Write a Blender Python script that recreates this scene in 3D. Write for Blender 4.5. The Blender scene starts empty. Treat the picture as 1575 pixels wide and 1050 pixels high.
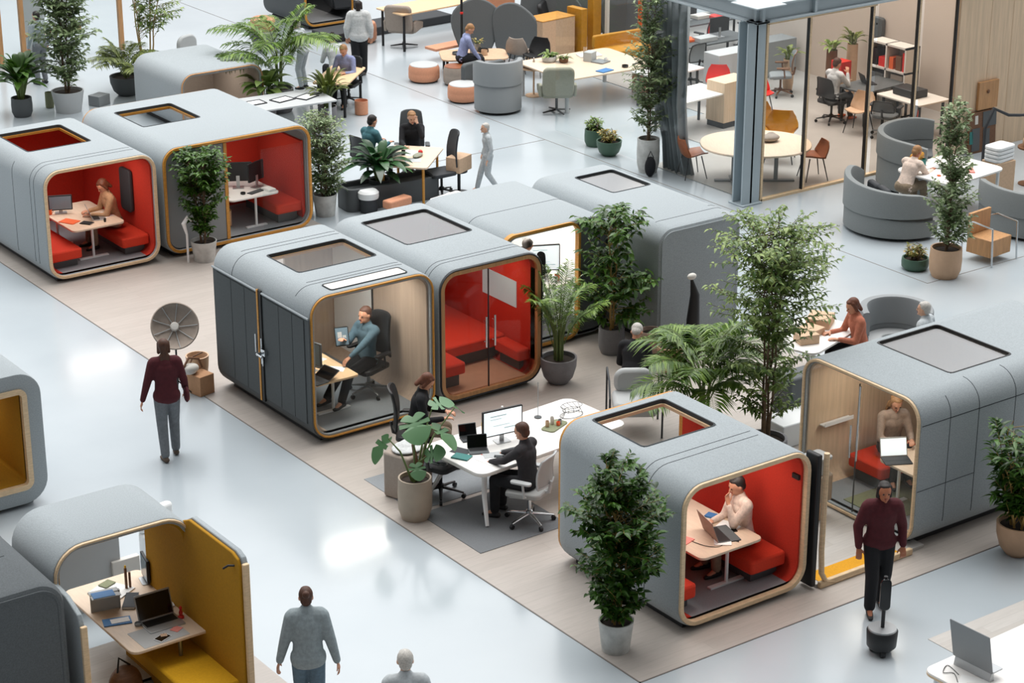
import bpy, math, random
from mathutils import Vector, Matrix
random.seed(7)
PI = math.pi
sc = bpy.context.scene
C = sc.collection
# ---------------------------------------------------------------- camera
cam = bpy.data.cameras.new('camera'); co = bpy.data.objects.new('camera', cam); C.objects.link(co)
co.location = (0, 0, 12.0); co.rotation_euler = (math.radians(68.7), 0, math.radians(-35.8))
cam.sensor_width = 36; cam.lens = 76.11; cam.clip_end = 300
sc.camera = co
sc.view_settings.view_transform = 'Standard'; sc.view_settings.look = 'None'
sc.view_settings.exposure = 0.5; sc.view_settings.gamma = 1.0
sc.view_settings.use_curve_mapping = False
sc.cycles.max_bounces = 7; sc.cycles.diffuse_bounces = 3; sc.cycles.glossy_bounces = 3
sc.cycles.transparent_max_bounces = 16; sc.cycles.transmission_bounces = 4
sc.cycles.caustics_reflective = False; sc.cycles.caustics_refractive = False
sc.cycles.use_denoising = True
# ---------------------------------------------------------------- sky: an overcast dome, brighter overhead
w = bpy.data.worlds.new('World'); sc.world = w; w.use_nodes = True
nt = w.node_tree; N = nt.nodes; L = nt.links
bg = N['Background']
tc = N.new('ShaderNodeTexCoord'); sx = N.new('ShaderNodeSeparateXYZ'); L.new(tc.outputs['Generated'], sx.inputs[0])
cr = N.new('ShaderNodeValToRGB'); L.new(sx.outputs['Z'], cr.inputs[0])
e = cr.color_ramp.elements
e[0].position = 0.0; e[0].color = (.30, .32, .34, 1)
e[1].position = 1.0; e[1].color = (1, 1, 1, 1)
for p, c in ((.14, .58), (.24, .72), (.42, .66), (.6, .80)):
    q = cr.color_ramp.elements.new(p); q.color = (c * .985, c, c * 1.02, 1)
ns = N.new('ShaderNodeTexNoise'); ns.inputs['Scale'].default_value = 9; ns.inputs['Detail'].default_value = 1.5  # blotches added to the dome as bright patches for floor reflections
mp = N.new('ShaderNodeMapping'); mp.inputs['Scale'].default_value = (1, 1, 2.2); mp.inputs['Location'].default_value = (.3, .1, .25)
L.new(tc.outputs['Generated'], mp.inputs[0]); L.new(mp.outputs[0], ns.inputs['Vector'])
mr = N.new('ShaderNodeMapRange'); mr.inputs[1].default_value = .42; mr.inputs[2].default_value = .74
mr.inputs[3].default_value = .86; mr.inputs[4].default_value = 2.0
L.new(ns.outputs[0], mr.inputs[0])
mx = N.new('ShaderNodeVectorMath'); mx.operation = 'SCALE'
L.new(cr.outputs[0], mx.inputs[0]); L.new(mr.outputs[0], mx.inputs['Scale'])
# dome shaped brighter on the far side, dimmer behind the viewer, to darken pod sides
dt = N.new('ShaderNodeVectorMath'); dt.operation = 'DOT_PRODUCT'; dt.inputs[1].default_value = (.585, .811, .45); L.new(tc.outputs['Generated'], dt.inputs[0])
dr = N.new('ShaderNodeMapRange'); dr.inputs[1].default_value = -.5; dr.inputs[2].default_value = .75; dr.inputs[3].default_value = .08; dr.inputs[4].default_value = 1.5; L.new(dt.outputs['Value'], dr.inputs[0])
m2 = N.new('ShaderNodeVectorMath'); m2.operation = 'SCALE'; L.new(mx.outputs[0], m2.inputs[0]); L.new(dr.outputs[0], m2.inputs['Scale']); L.new(m2.outputs[0], bg.inputs[0])
bg.inputs[1].default_value = .56
# one broad soft sun through the clouds
sl = bpy.data.lights.new('sun', 'SUN'); sl.energy = 1.25; sl.angle = math.radians(38); sl.color = (1, .985, .96)
so = bpy.data.objects.new('sun', sl); C.objects.link(so); so.rotation_euler = (math.radians(-12), math.radians(10), 0)

# added overhead area lights, no roof built, to brighten far parts of the hall
for i, (lx, ly, lw_, pw) in enumerate(((22, 36, 24, 2050), (34, 22, 14, 650), (6, 30, 12, 420))):
    al = bpy.data.lights.new('overhead_fill', 'AREA'); al.shape = 'SQUARE'; al.size = lw_; al.energy = pw; al.color = (1, .995, .98)
    ao = bpy.data.objects.new('overhead_fill', al); C.objects.link(ao); ao.location = (lx, ly, 16)
# ---------------------------------------------------------------- materials
def lin(h):
    if isinstance(h, str):
        h = [int(h[i:i + 2], 16) / 255 for i in (0, 2, 4)]
    return tuple((c / 12.92 if c <= .04045 else ((c + .055) / 1.055) ** 2.4) for c in h) + (1,)
MAT = {}
def mat(name, col, rough=.6, metal=0, noise=0, nscale=20, bump=0, stretch=None, sheen=0, emis=0, col2=None, spec=.5, coat=0):
    m = bpy.data.materials.new(name); m.use_nodes = True; MAT[name] = m
    n = m.node_tree.nodes; l = m.node_tree.links; b = n['Principled BSDF']
    c = lin(col)
    b.inputs['Base Color'].default_value = c; b.inputs['Roughness'].default_value = rough; b.inputs['Metallic'].default_value = metal
    b.inputs['Specular IOR Level'].default_value = spec
    if sheen: b.inputs['Sheen Weight'].default_value = sheen; b.inputs['Sheen Roughness'].default_value = .6
    if coat: b.inputs['Coat Weight'].default_value = coat
    if emis: b.inputs['Emission Color'].default_value = c; b.inputs['Emission Strength'].default_value = emis
    if noise or bump or col2:
        t = n.new('ShaderNodeTexCoord'); mp = n.new('ShaderNodeMapping'); l.new(t.outputs['Object'], mp.inputs[0])
        if stretch: mp.inputs['Scale'].default_value = stretch
        z = n.new('ShaderNodeTexNoise'); z.inputs['Scale'].default_value = nscale; z.inputs['Detail'].default_value = 5; z.inputs['Roughness'].default_value = .6
        l.new(mp.outputs[0], z.inputs['Vector'])
        r = n.new('ShaderNodeValToRGB'); l.new(z.outputs[0], r.inputs[0])
        c2 = lin(col2) if col2 else tuple(x * (1 + noise) for x in c[:3]) + (1,)
        c1 = c if col2 else tuple(x * (1 - noise) for x in c[:3]) + (1,)
        r.color_ramp.elements[0].position = .35; r.color_ramp.elements[1].position = .65
        r.color_ramp.elements[0].color = c1; r.color_ramp.elements[1].color = c2
        l.new(r.outputs[0], b.inputs['Base Color'])
        if bump:
            bp = n.new('ShaderNodeBump'); bp.inputs['Strength'].default_value = bump; bp.inputs['Distance'].default_value = .004
            l.new(z.outputs[0], bp.inputs['Height']); l.new(bp.outputs[0], b.inputs['Normal'])
    return m
def leafmat(name, c1, c2, rough=.38):
    m = bpy.data.materials.new(name); m.use_nodes = True; MAT[name] = m
    n = m.node_tree.nodes; l = m.node_tree.links; b = n['Principled BSDF']
    g = n.new('ShaderNodeNewGeometry'); r = n.new('ShaderNodeValToRGB')
    l.new(g.outputs['Random Per Island'], r.inputs[0])
    r.color_ramp.elements[0].color = lin(c1); r.color_ramp.elements[1].color = lin(c2)
    l.new(r.outputs[0], b.inputs['Base Color']); b.inputs['Roughness'].default_value = rough
    tr = n.new('ShaderNodeBsdfTranslucent'); l.new(r.outputs[0], tr.inputs[0])
    ms = n.new('ShaderNodeMixShader'); ms.inputs[0].default_value = .22
    l.new(b.outputs[0], ms.inputs[1]); l.new(tr.outputs[0], ms.inputs[2]); l.new(ms.outputs[0], n['Material Output'].inputs[0])
    return m
def glassmat(name, tint, base=.04, rough=.02, k=.55):
    m = bpy.data.materials.new(name); m.use_nodes = True; MAT[name] = m
    n = m.node_tree.nodes; l = m.node_tree.links; n.remove(n['Principled BSDF'])
    t = n.new('ShaderNodeBsdfTransparent'); t.inputs[0].default_value = lin(tint)
    g = n.new('ShaderNodeBsdfGlossy'); g.inputs['Roughness'].default_value = rough
    fc = n.new('ShaderNodeLayerWeight'); fc.inputs[0].default_value = .5
    lw = n.new('ShaderNodeMath'); lw.operation = 'POWER'; lw.inputs[1].default_value = 3.0; l.new(fc.outputs['Facing'], lw.inputs[0])
    mm = n.new('ShaderNodeMath'); mm.operation = 'MULTIPLY_ADD'; mm.inputs[1].default_value = k; mm.inputs[2].default_value = base * .2
    l.new(lw.outputs[0], mm.inputs[0])
    ms = n.new('ShaderNodeMixShader'); l.new(mm.outputs[0], ms.inputs[0]); l.new(t.outputs[0], ms.inputs[1]); l.new(g.outputs[0], ms.inputs[2])
    l.new(ms.outputs[0], n['Material Output'].inputs[0]); return m
def plankmat(name, c1, c2, sx_, sy_, rough=.45, rot=0):
    m = bpy.data.materials.new(name); m.use_nodes = True; MAT[name] = m
    n = m.node_tree.nodes; l = m.node_tree.links; b = n['Principled BSDF']
    t = n.new('ShaderNodeTexCoord'); mp = n.new('ShaderNodeMapping'); l.new(t.outputs['Object'], mp.inputs[0]); mp.inputs['Rotation'].default_value = (0, 0, rot)
    br = n.new('ShaderNodeTexBrick'); l.new(mp.outputs[0], br.inputs['Vector'])
    br.inputs['Scale'].default_value = 1; br.inputs['Brick Width'].default_value = sx_; br.inputs['Row Height'].default_value = sy_
    br.inputs['Mortar Size'].default_value = .004; br.inputs['Color1'].default_value = lin(c1); br.inputs['Color2'].default_value = lin(c2)
    br.inputs['Mortar'].default_value = tuple(x * .85 for x in lin(c1)[:3]) + (1,)
    mp2 = n.new('ShaderNodeMapping'); mp2.inputs['Scale'].default_value = (1.2, 9, 9); l.new(mp.outputs[0], mp2.inputs[0])
    z = n.new('ShaderNodeTexNoise'); z.inputs['Scale'].default_value = 3; z.inputs['Detail'].default_value = 6; l.new(mp2.outputs[0], z.inputs['Vector'])
    mm = n.new('ShaderNodeMapRange'); mm.inputs[3].default_value = .88; mm.inputs[4].default_value = 1.12; l.new(z.outputs[0], mm.inputs[0])
    vm = n.new('ShaderNodeVectorMath'); vm.operation = 'SCALE'; l.new(br.outputs[0], vm.inputs[0]); l.new(mm.outputs[0], vm.inputs['Scale'])
    l.new(vm.outputs[0], b.inputs['Base Color']); b.inputs['Roughness'].default_value = rough
    return m
mat('felt', '98a0a4', .95, noise=.13, nscale=70, bump=.35, sheen=.2)
mat('felt_dark', '5b6063', .95, noise=.14, nscale=70, bump=.35)
mat('felt_charcoal', '44494b', .9, noise=.1, nscale=60, bump=.3)
mat('panel_charcoal', '4a4f51', .75, noise=.06, nscale=40)
mat('seam', '3a3f42', .9)
mat('red_felt', 'bd2e19', .9, noise=.08, nscale=50, bump=.3)
mat('red_seat', 'd2391f', .9, noise=.06, nscale=50, bump=.3)
mat('mustard_felt', 'ab7c06', .9, noise=.08, nscale=50, bump=.3)
mat('mustard_seat', 'd09c08', .9, noise=.06, nscale=50, bump=.3)
mat('wood_light', 'd9bd98', .5, noise=.1, nscale=4, stretch=(3, 3, 14))
mat('wood_amber', 'c58a35', .45, noise=.12, nscale=4, stretch=(3, 3, 14))
mat('wood_brown', 'b98a5c', .5, noise=.14, nscale=3, stretch=(9, 9, 1))
mat('wood_panel', 'd6bb9d', .55, noise=.1, nscale=2.2, stretch=(9, 9, .5))
mat('wood_beige', 'b8a492', .6, noise=.06, nscale=2.2, stretch=(9, 9, .5))
mat('wood_dark', '6e4a30', .5, noise=.15, nscale=5, stretch=(3, 3, 12))
mat('table_oak', 'dcc5ad', .42, noise=.05, nscale=3, stretch=(12, 2, 2))
mat('table_white', 'e9e6e2', .35)
mat('table_ply', 'e6c197', .42, noise=.06, nscale=3, stretch=(12, 2, 2))
mat('white', 'e6e8e8', .4); mat('offwhite', 'd8d4cd', .6); mat('paper', 'eeeeec', .8)
mat('black', '17181a', .5); mat('black_gloss', '0c0d0f', .12); mat('charcoal', '33363a', .7, noise=.05, nscale=40)
mat('chrome', 'cfd3d6', .18, metal=1); mat('steel', '9aa0a4', .35, metal=.9); mat('silver', 'b6b9bb', .35, metal=.7)
mat('grey', '85898b', .6); mat('grey_light', 'b4b7b8', .6); mat('grey_mesh', 'a2a3a1', .7); mat('grey_dark', '55595b', .7)
mat('carpet_grey', '8b8d90', .97, noise=.12, nscale=90, bump=.4)
mat('rug_grey', '707376', .97, noise=.1, nscale=120, bump=.4)
mat('rug_light', '8b9094', .97, noise=.1, nscale=120, bump=.4)
mat('olive_rug', '84886c', .97, noise=.1, nscale=60)
mat('carpet_yellow', 'd99a1a', .9, noise=.08, nscale=60)
mat('sofa', '7e8282', .95, noise=.06, nscale=80, bump=.2); mat('sofa_dark', '676b6d', .95, noise=.06, nscale=80, bump=.2)
mat('copper', 'cf9171', .75, noise=.05, nscale=30); mat('taupe', '9d9085', .8, noise=.05, nscale=30); mat('olive_grey', '8c8c7c', .8, noise=.05, nscale=30)
mat('leather', '8c4f2c', .45, noise=.12, nscale=12); mat('mustard_shell', 'bd8420', .55, noise=.06, nscale=14)
mat('red_plastic', 'd2281f', .4); mat('orange', 'e2622a', .6); mat('yellow', 'e6b713', .5); mat('teal', '2e7a76', .6); mat('pink', 'e58d83', .8); mat('blue', '3f78b0', .6)
mat('cardboard', 'b98c68', .85, noise=.06, nscale=20); mat('kraft', 'c8a98c', .85, noise=.06, nscale=20)
mat('pot_white', 'b9b9b5', .6, noise=.16, nscale=6); mat('pot_beige', 'a99987', .6, noise=.04, nscale=6); mat('pot_tan', 'bd9a7c', .65, noise=.05, nscale=6)
mat('pot_grey', '77767a', .6, noise=.08, nscale=8); mat('pot_dark', '4e5254', .65); mat('pot_green', '3f5b49', .5); mat('pot_pink', 'b89d90', .7)
mat('soil', '2c221b', .95, noise=.3, nscale=60, bump=.8); mat('bark', '6d5a46', .9, noise=.2, nscale=18, bump=.5); mat('stem_green', '5e6e3a', .6)
mat('cane', 'a98a4d', .6)
mat('beam', 'a9b3b8', .45); mat('column', 'a5b1b7', .4)
mat('room_wall', 'cdc2b8', .9); mat('room_floor', 'aaa7a3', .35, noise=.04, nscale=2)
mat('curtain', '878c8f', .85); mat('screen_white', 'e9f3f5', .3, emis=.55); mat('screen_ui', '9fb4b6', .3, emis=.25); mat('screen_grey', '6d8290', .2)
mat('skin', 'c68f72', .55); mat('skin_pale', 'd3a58a', .55); mat('skin_tan', 'a8694a', .55); mat('lip', '9c4f45', .6); mat('eye', '1c1512', .2)
mat('hair_brown', '4a2a19', .6, noise=.3, nscale=60, stretch=(1, 1, .3)); mat('hair_dark', '1d1512', .6, noise=.3, nscale=60); mat('hair_red', '5e3018', .6, noise=.25, nscale=60); mat('hair_blond', '9a7149', .6, noise=.25, nscale=60); mat('hair_grey', 'b8b4ae', .6, noise=.2, nscale=60)
for k, v in dict(beige='b08a68', pinkshirt='d8c4b6', taupe='9c8778', denim='4f6774', black='15161a', darkjacket='2e2c2f', maroon='4a141c', greysweat='8d989c', jean='5d7383', greytrouser='6f7377', khaki='8a7a66', whiteshirt='c9cdd0', blueshirt='8b93b8', tealshirt='3e6a72', paleghost='b3b9bc', coat='c2c4c4', brownboot='5b4d42', salmon='b06a52').items():
    mat('cloth_' + k, v, .9, noise=.12, nscale=25, bump=.5)
leafmat('leaf_ficus', '234310', '5a8230'); leafmat('leaf_dark', '1c3a10', '4c7528'); leafmat('leaf_mid', '46692a', 'a0b468')
leafmat('leaf_grey', '4b6438', 'a3b488', .35); leafmat('leaf_olive', '3c4a1c', '7e8a40'); leafmat('leaf_palm', '3c5f1c', '84a048'); leafmat('leaf_monstera', '335c38', '6f9a6c')
leafmat('leaf_lily', '17361b', '3f6a3c', .25); leafmat('flower_mix', '4a6a30', 'c8a860')
glassmat('glass', 'fafcfc', k=.45); glassmat('glass_dark', 'eef2f2', .05, .03, .5); glassmat('glass_beige', 'f3eee9', .05, .05, .4); glassmat('glass_sky', 'f4f6f6', 1.3, .12, 1.1); glassmat('glass_red', 'f8f0ee', .05, .03, .4)
# floor: pale blue-grey poured concrete, polished
m = bpy.data.materials.new('concrete'); m.use_nodes = True; MAT['concrete'] = m
n = m.node_tree.nodes; l = m.node_tree.links; b = n['Principled BSDF']
t = n.new('ShaderNodeTexCoord'); z = n.new('ShaderNodeTexNoise'); z.inputs['Scale'].default_value = .35; z.inputs['Detail'].default_value = 6; l.new(t.outputs['Object'], z.inputs['Vector'])
r = n.new('ShaderNodeValToRGB'); l.new(z.outputs[0], r.inputs[0])
r.color_ramp.elements[0].position = .3; r.color_ramp.elements[1].position = .7
r.color_ramp.elements[0].color = lin('a6afb5'); r.color_ramp.elements[1].color = lin('b2babf'); l.new(r.outputs[0], b.inputs['Base Color'])
r2 = n.new('ShaderNodeMapRange'); r2.inputs[3].default_value = .10; r2.inputs[4].default_value = .26; l.new(z.outputs[0], r2.inputs[0]); l.new(r2.outputs[0], b.inputs['Roughness'])
b.inputs['Specular IOR Level'].default_value = .9
mat('joint', '7d756f', .8)
plankmat('planks', 'b0a8a1', 'aba39c', 2.6, .19, .4)
plankmat('planks_light', 'bfbbb6', 'b7b2ac', 1.8, .16, .42)

# ---------------------------------------------------------------- mesh helpers
def rrect(x0, x1, y0, y1, r, n=6):
    p = []
    for cx, cy, a in ((x1 - r, y0 + r, -PI / 2), (x1 - r, y1 - r, 0), (x0 + r, y1 - r, PI / 2), (x0 + r, y0 + r, PI)):
        for i in range(n + 1):
            t = a + PI / 2 * i / n; p.append((cx + r * math.cos(t), cy + r * math.sin(t)))
    return p
def clipx(poly, x, keep):
    out = []
    for i in range(len(poly)):
        a, b = poly[i], poly[(i + 1) % len(poly)]
        ia = (a[0] >= x) == (keep > 0); ib = (b[0] >= x) == (keep > 0)
        if ia: out.append(a)
        if ia != ib:
            t = (x - a[0]) / (b[0] - a[0]); out.append((x, a[1] + t * (b[1] - a[1])))
    return out
def frame(d):
    d = Vector(d).normalized(); u = d.cross(Vector((0, 0, 1)))
    if u.length < 1e-3: u = Vector((1, 0, 0))
    u.normalize(); return u, u.cross(d)
class MB:
    def __init__(s): s.v = []; s.f = []; s.m = []; s.M = Matrix(); s.mi = 0
    def at(s, loc=(0, 0, 0), rx=0, ry=0, rz=0):
        s.M = Matrix.Translation(loc) @ Matrix.Rotation(rz, 4, 'Z') @ Matrix.Rotation(ry, 4, 'Y') @ Matrix.Rotation(rx, 4, 'X'); return s
    def add(s, vs, fs):
        k = len(s.v)
        for p in vs: s.v.append(tuple(s.M @ Vector(p)))
        for f in fs: s.f.append(tuple(i + k for i in f)); s.m.append(s.mi)
        return s
    def box(s, x0, x1, y0, y1, z0, z1):
        return s.add([(x0, y0, z0), (x1, y0, z0), (x1, y1, z0), (x0, y1, z0), (x0, y0, z1), (x1, y0, z1), (x1, y1, z1), (x0, y1, z1)],
                     [(0, 3, 2, 1), (4, 5, 6, 7), (0, 1, 5, 4), (1, 2, 6, 5), (2, 3, 7, 6), (3, 0, 4, 7)])
    def prism(s, poly, z0, z1, axis='z'):
        n = len(poly)
        if axis == 'z': vs = [(x, y, z0) for x, y in poly] + [(x, y, z1) for x, y in poly]
        elif axis == 'y': vs = [(x, z0, y) for x, y in poly] + [(x, z1, y) for x, y in poly]
        else: vs = [(z0, x, y) for x, y in poly] + [(z1, x, y) for x, y in poly]
        return s.add(vs, [tuple(range(n))[::-1], tuple(range(n, 2 * n))] + [(i, (i + 1) % n, n + (i + 1) % n, n + i) for i in range(n)])
    def ring(s, po, pi, z0, z1, axis='z'):
        n = len(po); vs = []
        for P, z in ((po, z0), (po, z1), (pi, z1), (pi, z0)):
            for x, y in P: vs.append((x, y, z) if axis == 'z' else ((x, z, y) if axis == 'y' else (z, x, y)))
        fs = []
        for k in range(4):
            for i in range(n):
                j = (i + 1) % n; fs.append((k * n + i, k * n + j, ((k + 1) % 4) * n + j, ((k + 1) % 4) * n + i))
        return s.add(vs, fs)
    def lathe(s, prof, c=(0, 0, 0), n=24):
        vs = []; fs = []
        for r, z in prof:
            for i in range(n):
                a = 2 * PI * i / n; vs.append((c[0] + r * math.cos(a), c[1] + r * math.sin(a), c[2] + z))
        for k in range(len(prof) - 1):
            for i in range(n):
                j = (i + 1) % n; fs.append((k * n + i, k * n + j, (k + 1) * n + j, (k + 1) * n + i))
        fs.append(tuple(range(n))[::-1]); k = (len(prof) - 1) * n; fs.append(tuple(range(k, k + n)))
        return s.add(vs, fs)
    def cyl(s, p0, p1, r0, r1=None, n=10): return s.tube([p0, p1], [r0, r0 if r1 is None else r1], n)
    def tube(s, pts, r, n=8, sq=1):
        pts = [Vector(p) for p in pts]
        if not isinstance(r, (list, tuple)): r = [r] * len(pts)
        vs = []; fs = []; pu = None
        for k, p in enumerate(pts):
            d = (pts[min(k + 1, len(pts) - 1)] - pts[max(k - 1, 0)])
            if pu is None: u, v = frame(d)
            else:
                dn = d.normalized(); u = (pu - dn * pu.dot(dn))
                u = u.normalized() if u.length > 1e-4 else frame(d)[0]; v = u.cross(dn)
            pu = u
            for i in range(n):
                a = 2 * PI * i / n + (PI / 4 if n == 4 else 0); vs.append(p + u * math.cos(a) * r[k] + v * math.sin(a) * r[k] * sq)
        for k in range(len(pts) - 1):
            for i in range(n):
                j = (i + 1) % n; fs.append((k * n + i, (k + 1) * n + i, (k + 1) * n + j, k * n + j))
        fs.append(tuple(range(n))); k = (len(pts) - 1) * n; fs.append(tuple(range(k, k + n))[::-1])
        return s.add(vs, fs)
    def ell(s, c, r, nu=14, nv=9, R=None):
        vs = []; fs = []; c = Vector(c)
        for k in range(nv + 1):
            t = PI * k / nv - PI / 2
            for i in range(nu):
                a = 2 * PI * i / nu; p = Vector((r[0] * math.cos(t) * math.cos(a), r[1] * math.cos(t) * math.sin(a), r[2] * math.sin(t)))
                if R is not None: p = R @ p
                vs.append(c + p)
        for k in range(nv):
            for i in range(nu):
                j = (i + 1) % nu; fs.append((k * nu + i, k * nu + j, (k + 1) * nu + j, (k + 1) * nu + i))
        return s.add(vs, fs)
    def caps(s, p0, p1, r0, r1, n=12, u=None, flat=1):
        # tapered capsule, optionally flattened across (u = wide axis, flat = thin/wide)
        p0 = Vector(p0); p1 = Vector(p1); d = (p1 - p0)
        if d.length < 1e-6: d = Vector((0, 0, 1e-4))
        d.normalize()
        if u is None: u, v = frame(d)
        else:
            u = Vector(u); u = (u - d * u.dot(d)).normalized(); v = u.cross(d)
        rows = []
        for k in range(5): a = PI / 2 * (1 - k / 4); rows.append((p0 - d * r0 * math.sin(a) * (flat if flat < 1 else 1), max(r0 * math.cos(a), 1e-4)))
        for k in range(5): a = PI / 2 * (k / 4); rows.append((p1 + d * r1 * math.sin(a) * (flat if flat < 1 else 1), max(r1 * math.cos(a), 1e-4)))
        vs = []; fs = []
        for p, r in rows:
            for i in range(n):
                a = 2 * PI * i / n; vs.append(p + u * math.cos(a) * r + v * math.sin(a) * r * flat)
        for k in range(len(rows) - 1):
            for i in range(n):
                j = (i + 1) % n; fs.append((k * n + i, (k + 1) * n + i, (k + 1) * n + j, k * n + j))
        fs.append(tuple(range(n))); k = (len(rows) - 1) * n; fs.append(tuple(range(k, k + n))[::-1])
        return s.add(vs, fs)
    def build(s, name, mats, parent=None, bevel=0, ang=40, loc=(0, 0, 0), rz=0, remesh=0, smooth=0, sub=0):
        us = sorted({i for f in s.f for i in f}); ix = {k: i for i, k in enumerate(us)}; s.v = [s.v[k] for k in us]; s.f = [tuple(ix[i] for i in f) for f in s.f]
        me = bpy.data.meshes.new(name); me.from_pydata(s.v, [], s.f); me.update()
        if isinstance(mats, str): mats = [mats]
        for q in mats: me.materials.append(MAT[q])
        if len(mats) > 1: me.polygons.foreach_set('material_index', s.m)
        me.shade_smooth()
        if ang < 180 and not remesh: me.set_sharp_from_angle(angle=math.radians(ang))
        o = bpy.data.objects.new(name, me); C.objects.link(o)
        if parent: o.parent = parent
        o.location = loc; o.rotation_euler = (0, 0, rz)
        if bevel:
            b = o.modifiers.new('bevel', 'BEVEL'); b.width = bevel; b.segments = 2; b.limit_method = 'ANGLE'; b.angle_limit = math.radians(40)
        if remesh:
            b = o.modifiers.new('remesh', 'REMESH'); b.mode = 'VOXEL'; b.voxel_size = remesh; b.use_smooth_shade = True
            b = o.modifiers.new('smooth', 'SMOOTH'); b.factor = .5; b.iterations = smooth or 3
        if sub:
            b = o.modifiers.new('subdivision', 'SUBSURF'); b.levels = sub; b.render_levels = sub
        return o
def tag(o, label, cat, group=None):
    o['label'] = label; o['category'] = cat
    if group: o['group'] = group
    return o
def thing(name, label, cat, loc=(0, 0, 0), rz=0, group=None):
    o = bpy.data.objects.new(name, None); C.objects.link(o); o.empty_display_size = .1
    o.location = loc; o.rotation_euler = (0, 0, rz); return tag(o, label, cat, group)
def struct(o): o['kind'] = 'structure'; return o
def kids(o): return [c for c in bpy.data.objects if c.parent == o]
def dup(root, loc, rz, label, group=None, scale=None):
    def cp(o, par):
        c = o.copy(); C.objects.link(c); c.parent = par
        for ch in kids(o): cp(ch, c)
        return c
    r = cp(root, None); r.location = loc; r.rotation_euler = (0, 0, rz); r['label'] = label
    if scale: r.scale = scale
    if group: r['group'] = group
    return r

# ================================================================ SETTING
mb = MB(); mb.box(-60, 110, -60, 110, -.2, 0); struct(mb.build('floor', 'concrete'))
mb = MB(); mb.box(13.17, 21.2, 15.88, 26.75, 0, .006).box(13.17, 18.6, 26.75, 37, 0, .006); struct(mb.build('floor', 'planks', rz=0))
mb = MB(); mb.box(7.0, 10.05, 12.0, 19.8, 0, .006); struct(mb.build('floor', 'planks'))
mb = MB(); mb.box(16.4, 22, 10.5, 14.72, 0, .006); struct(mb.build('floor', 'planks_light'))
mb = MB(); mb.box(25.05, 25.062, 23.1, 60, 0, .004).box(25.05, 70, 23.1, 23.112, 0, .004); struct(mb.build('trim_1', 'joint'))
mb = MB(); mb.box(13.155, 13.17, 15.865, 60, 0, .008).box(13.155, 60, 15.865, 15.88, 0, .008); struct(mb.build('trim_2', 'joint'))
mb = MB(); mb.box(21.2, 25.05, 33.6, 33.612, 0, .004); struct(mb.build('trim_3', 'joint'))
# glazed meeting room in the far right corner
mb = MB(); mb.box(25.66, 33, 28.1, 31.0, .002, .012).box(27.4, 33, 31.0, 33.2, .002, .012).box(28.9, 36, 33.2, 40.5, .002, .012); struct(mb.build('floor', 'room_floor'))
mb = MB(); mb.box(33, 33.15, 28.05, 36.0, 0, 6); struct(mb.build('wall_right', 'room_wall'))
mb = MB(); mb.box(30.74, 38, 28.0, 28.12, 0, 6.5)
for i in range(11): mb.box(31.6 + i * .62, 31.606 + i * .62, 27.994, 28.002, 0, 6.5)
struct(mb.build('wall_front', 'wood_panel'))
# steel column and beams
o = MB(); o.box(-.21, .21, .10, .14, 0, 3.36).box(-.21, .21, -.14, -.10, 0, 3.36).box(-.03, .03, -.14, .14, 0, 3.36).box(-.24, .24, -.2, .2, 0, .03)
o = o.build('trim_4', 'column', loc=(25.53, 28.12, 0), bevel=.01); struct(o); o.rotation_euler = (0, 0, 0)
mb = MB(); mb.box(25.45, 25.75, 27.9, 33, 3.64, 3.68).box(25.45, 25.75, 27.9, 33, 3.34, 3.38).box(25.57, 25.63, 27.9, 33, 3.38, 3.64); struct(mb.build('trim_5', 'beam', bevel=.008))
mb = MB(); mb.box(25.45, 33, 27.9, 28.2, 3.64, 3.68).box(25.45, 33, 27.9, 28.2, 3.34, 3.38).box(25.5, 33, 28.0, 28.06, 3.38, 3.64)
mb.box(26.84, 26.9, 27.92, 28.18, 3.38, 3.64); struct(mb.build('trim_6', 'beam', bevel=.008))
mb = MB(); mb.box(25.2, 25.9, 27.65, 28.35, 3.68, 3.71); struct(mb.build('ceiling', 'beam', bevel=.01))
# mullions of the front glazing: a dark and a pale wooden strip each
MX = [26.84, 28.42, 29.64, 30.66]
for i, x in enumerate(MX):
    hh = 3.34 if i < 1 else 6.2
    if i == 1: hh = 3.34
    mb = MB(); mb.box(x - .012, x + .012, 28.03, 28.09, .0, hh); mb.mi = 1; mb.box(x + .012, x + .06, 28.03, 28.09, .0, hh)
    if i == 3: mb = MB(); mb.box(x - .015, x + .02, 28.0, 28.06, 0, hh); mb.mi = 1
    struct(mb.build('window_%d' % (i + 1), ['black', 'wood_light']))
mb = MB(); mb.box(25.8, 30.86, 28.0, 28.1, 0, .045).box(25.8, 28.5, 28.0, 28.1, 3.28, 3.34).box(25.78, 25.83, 28.0, 28.1, 0, 3.3); struct(mb.build('trim_7', 'wood_light'))
for i, (a, b) in enumerate(((25.83, 26.8), (26.92, 28.48), (28.6, 29.68), (29.8, 30.8))):
    mb = MB(); mb.box(a, b, 28.05, 28.062, .05, 3.28 if i < 2 else 6); struct(mb.build('window_%d' % (i + 5), 'glass_beige' if i else 'glass'))
mb = MB(); mb.box(25.6, 25.612, 28.2, 34, .02, 3.34); struct(mb.build('window_9', 'glass'))
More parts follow.
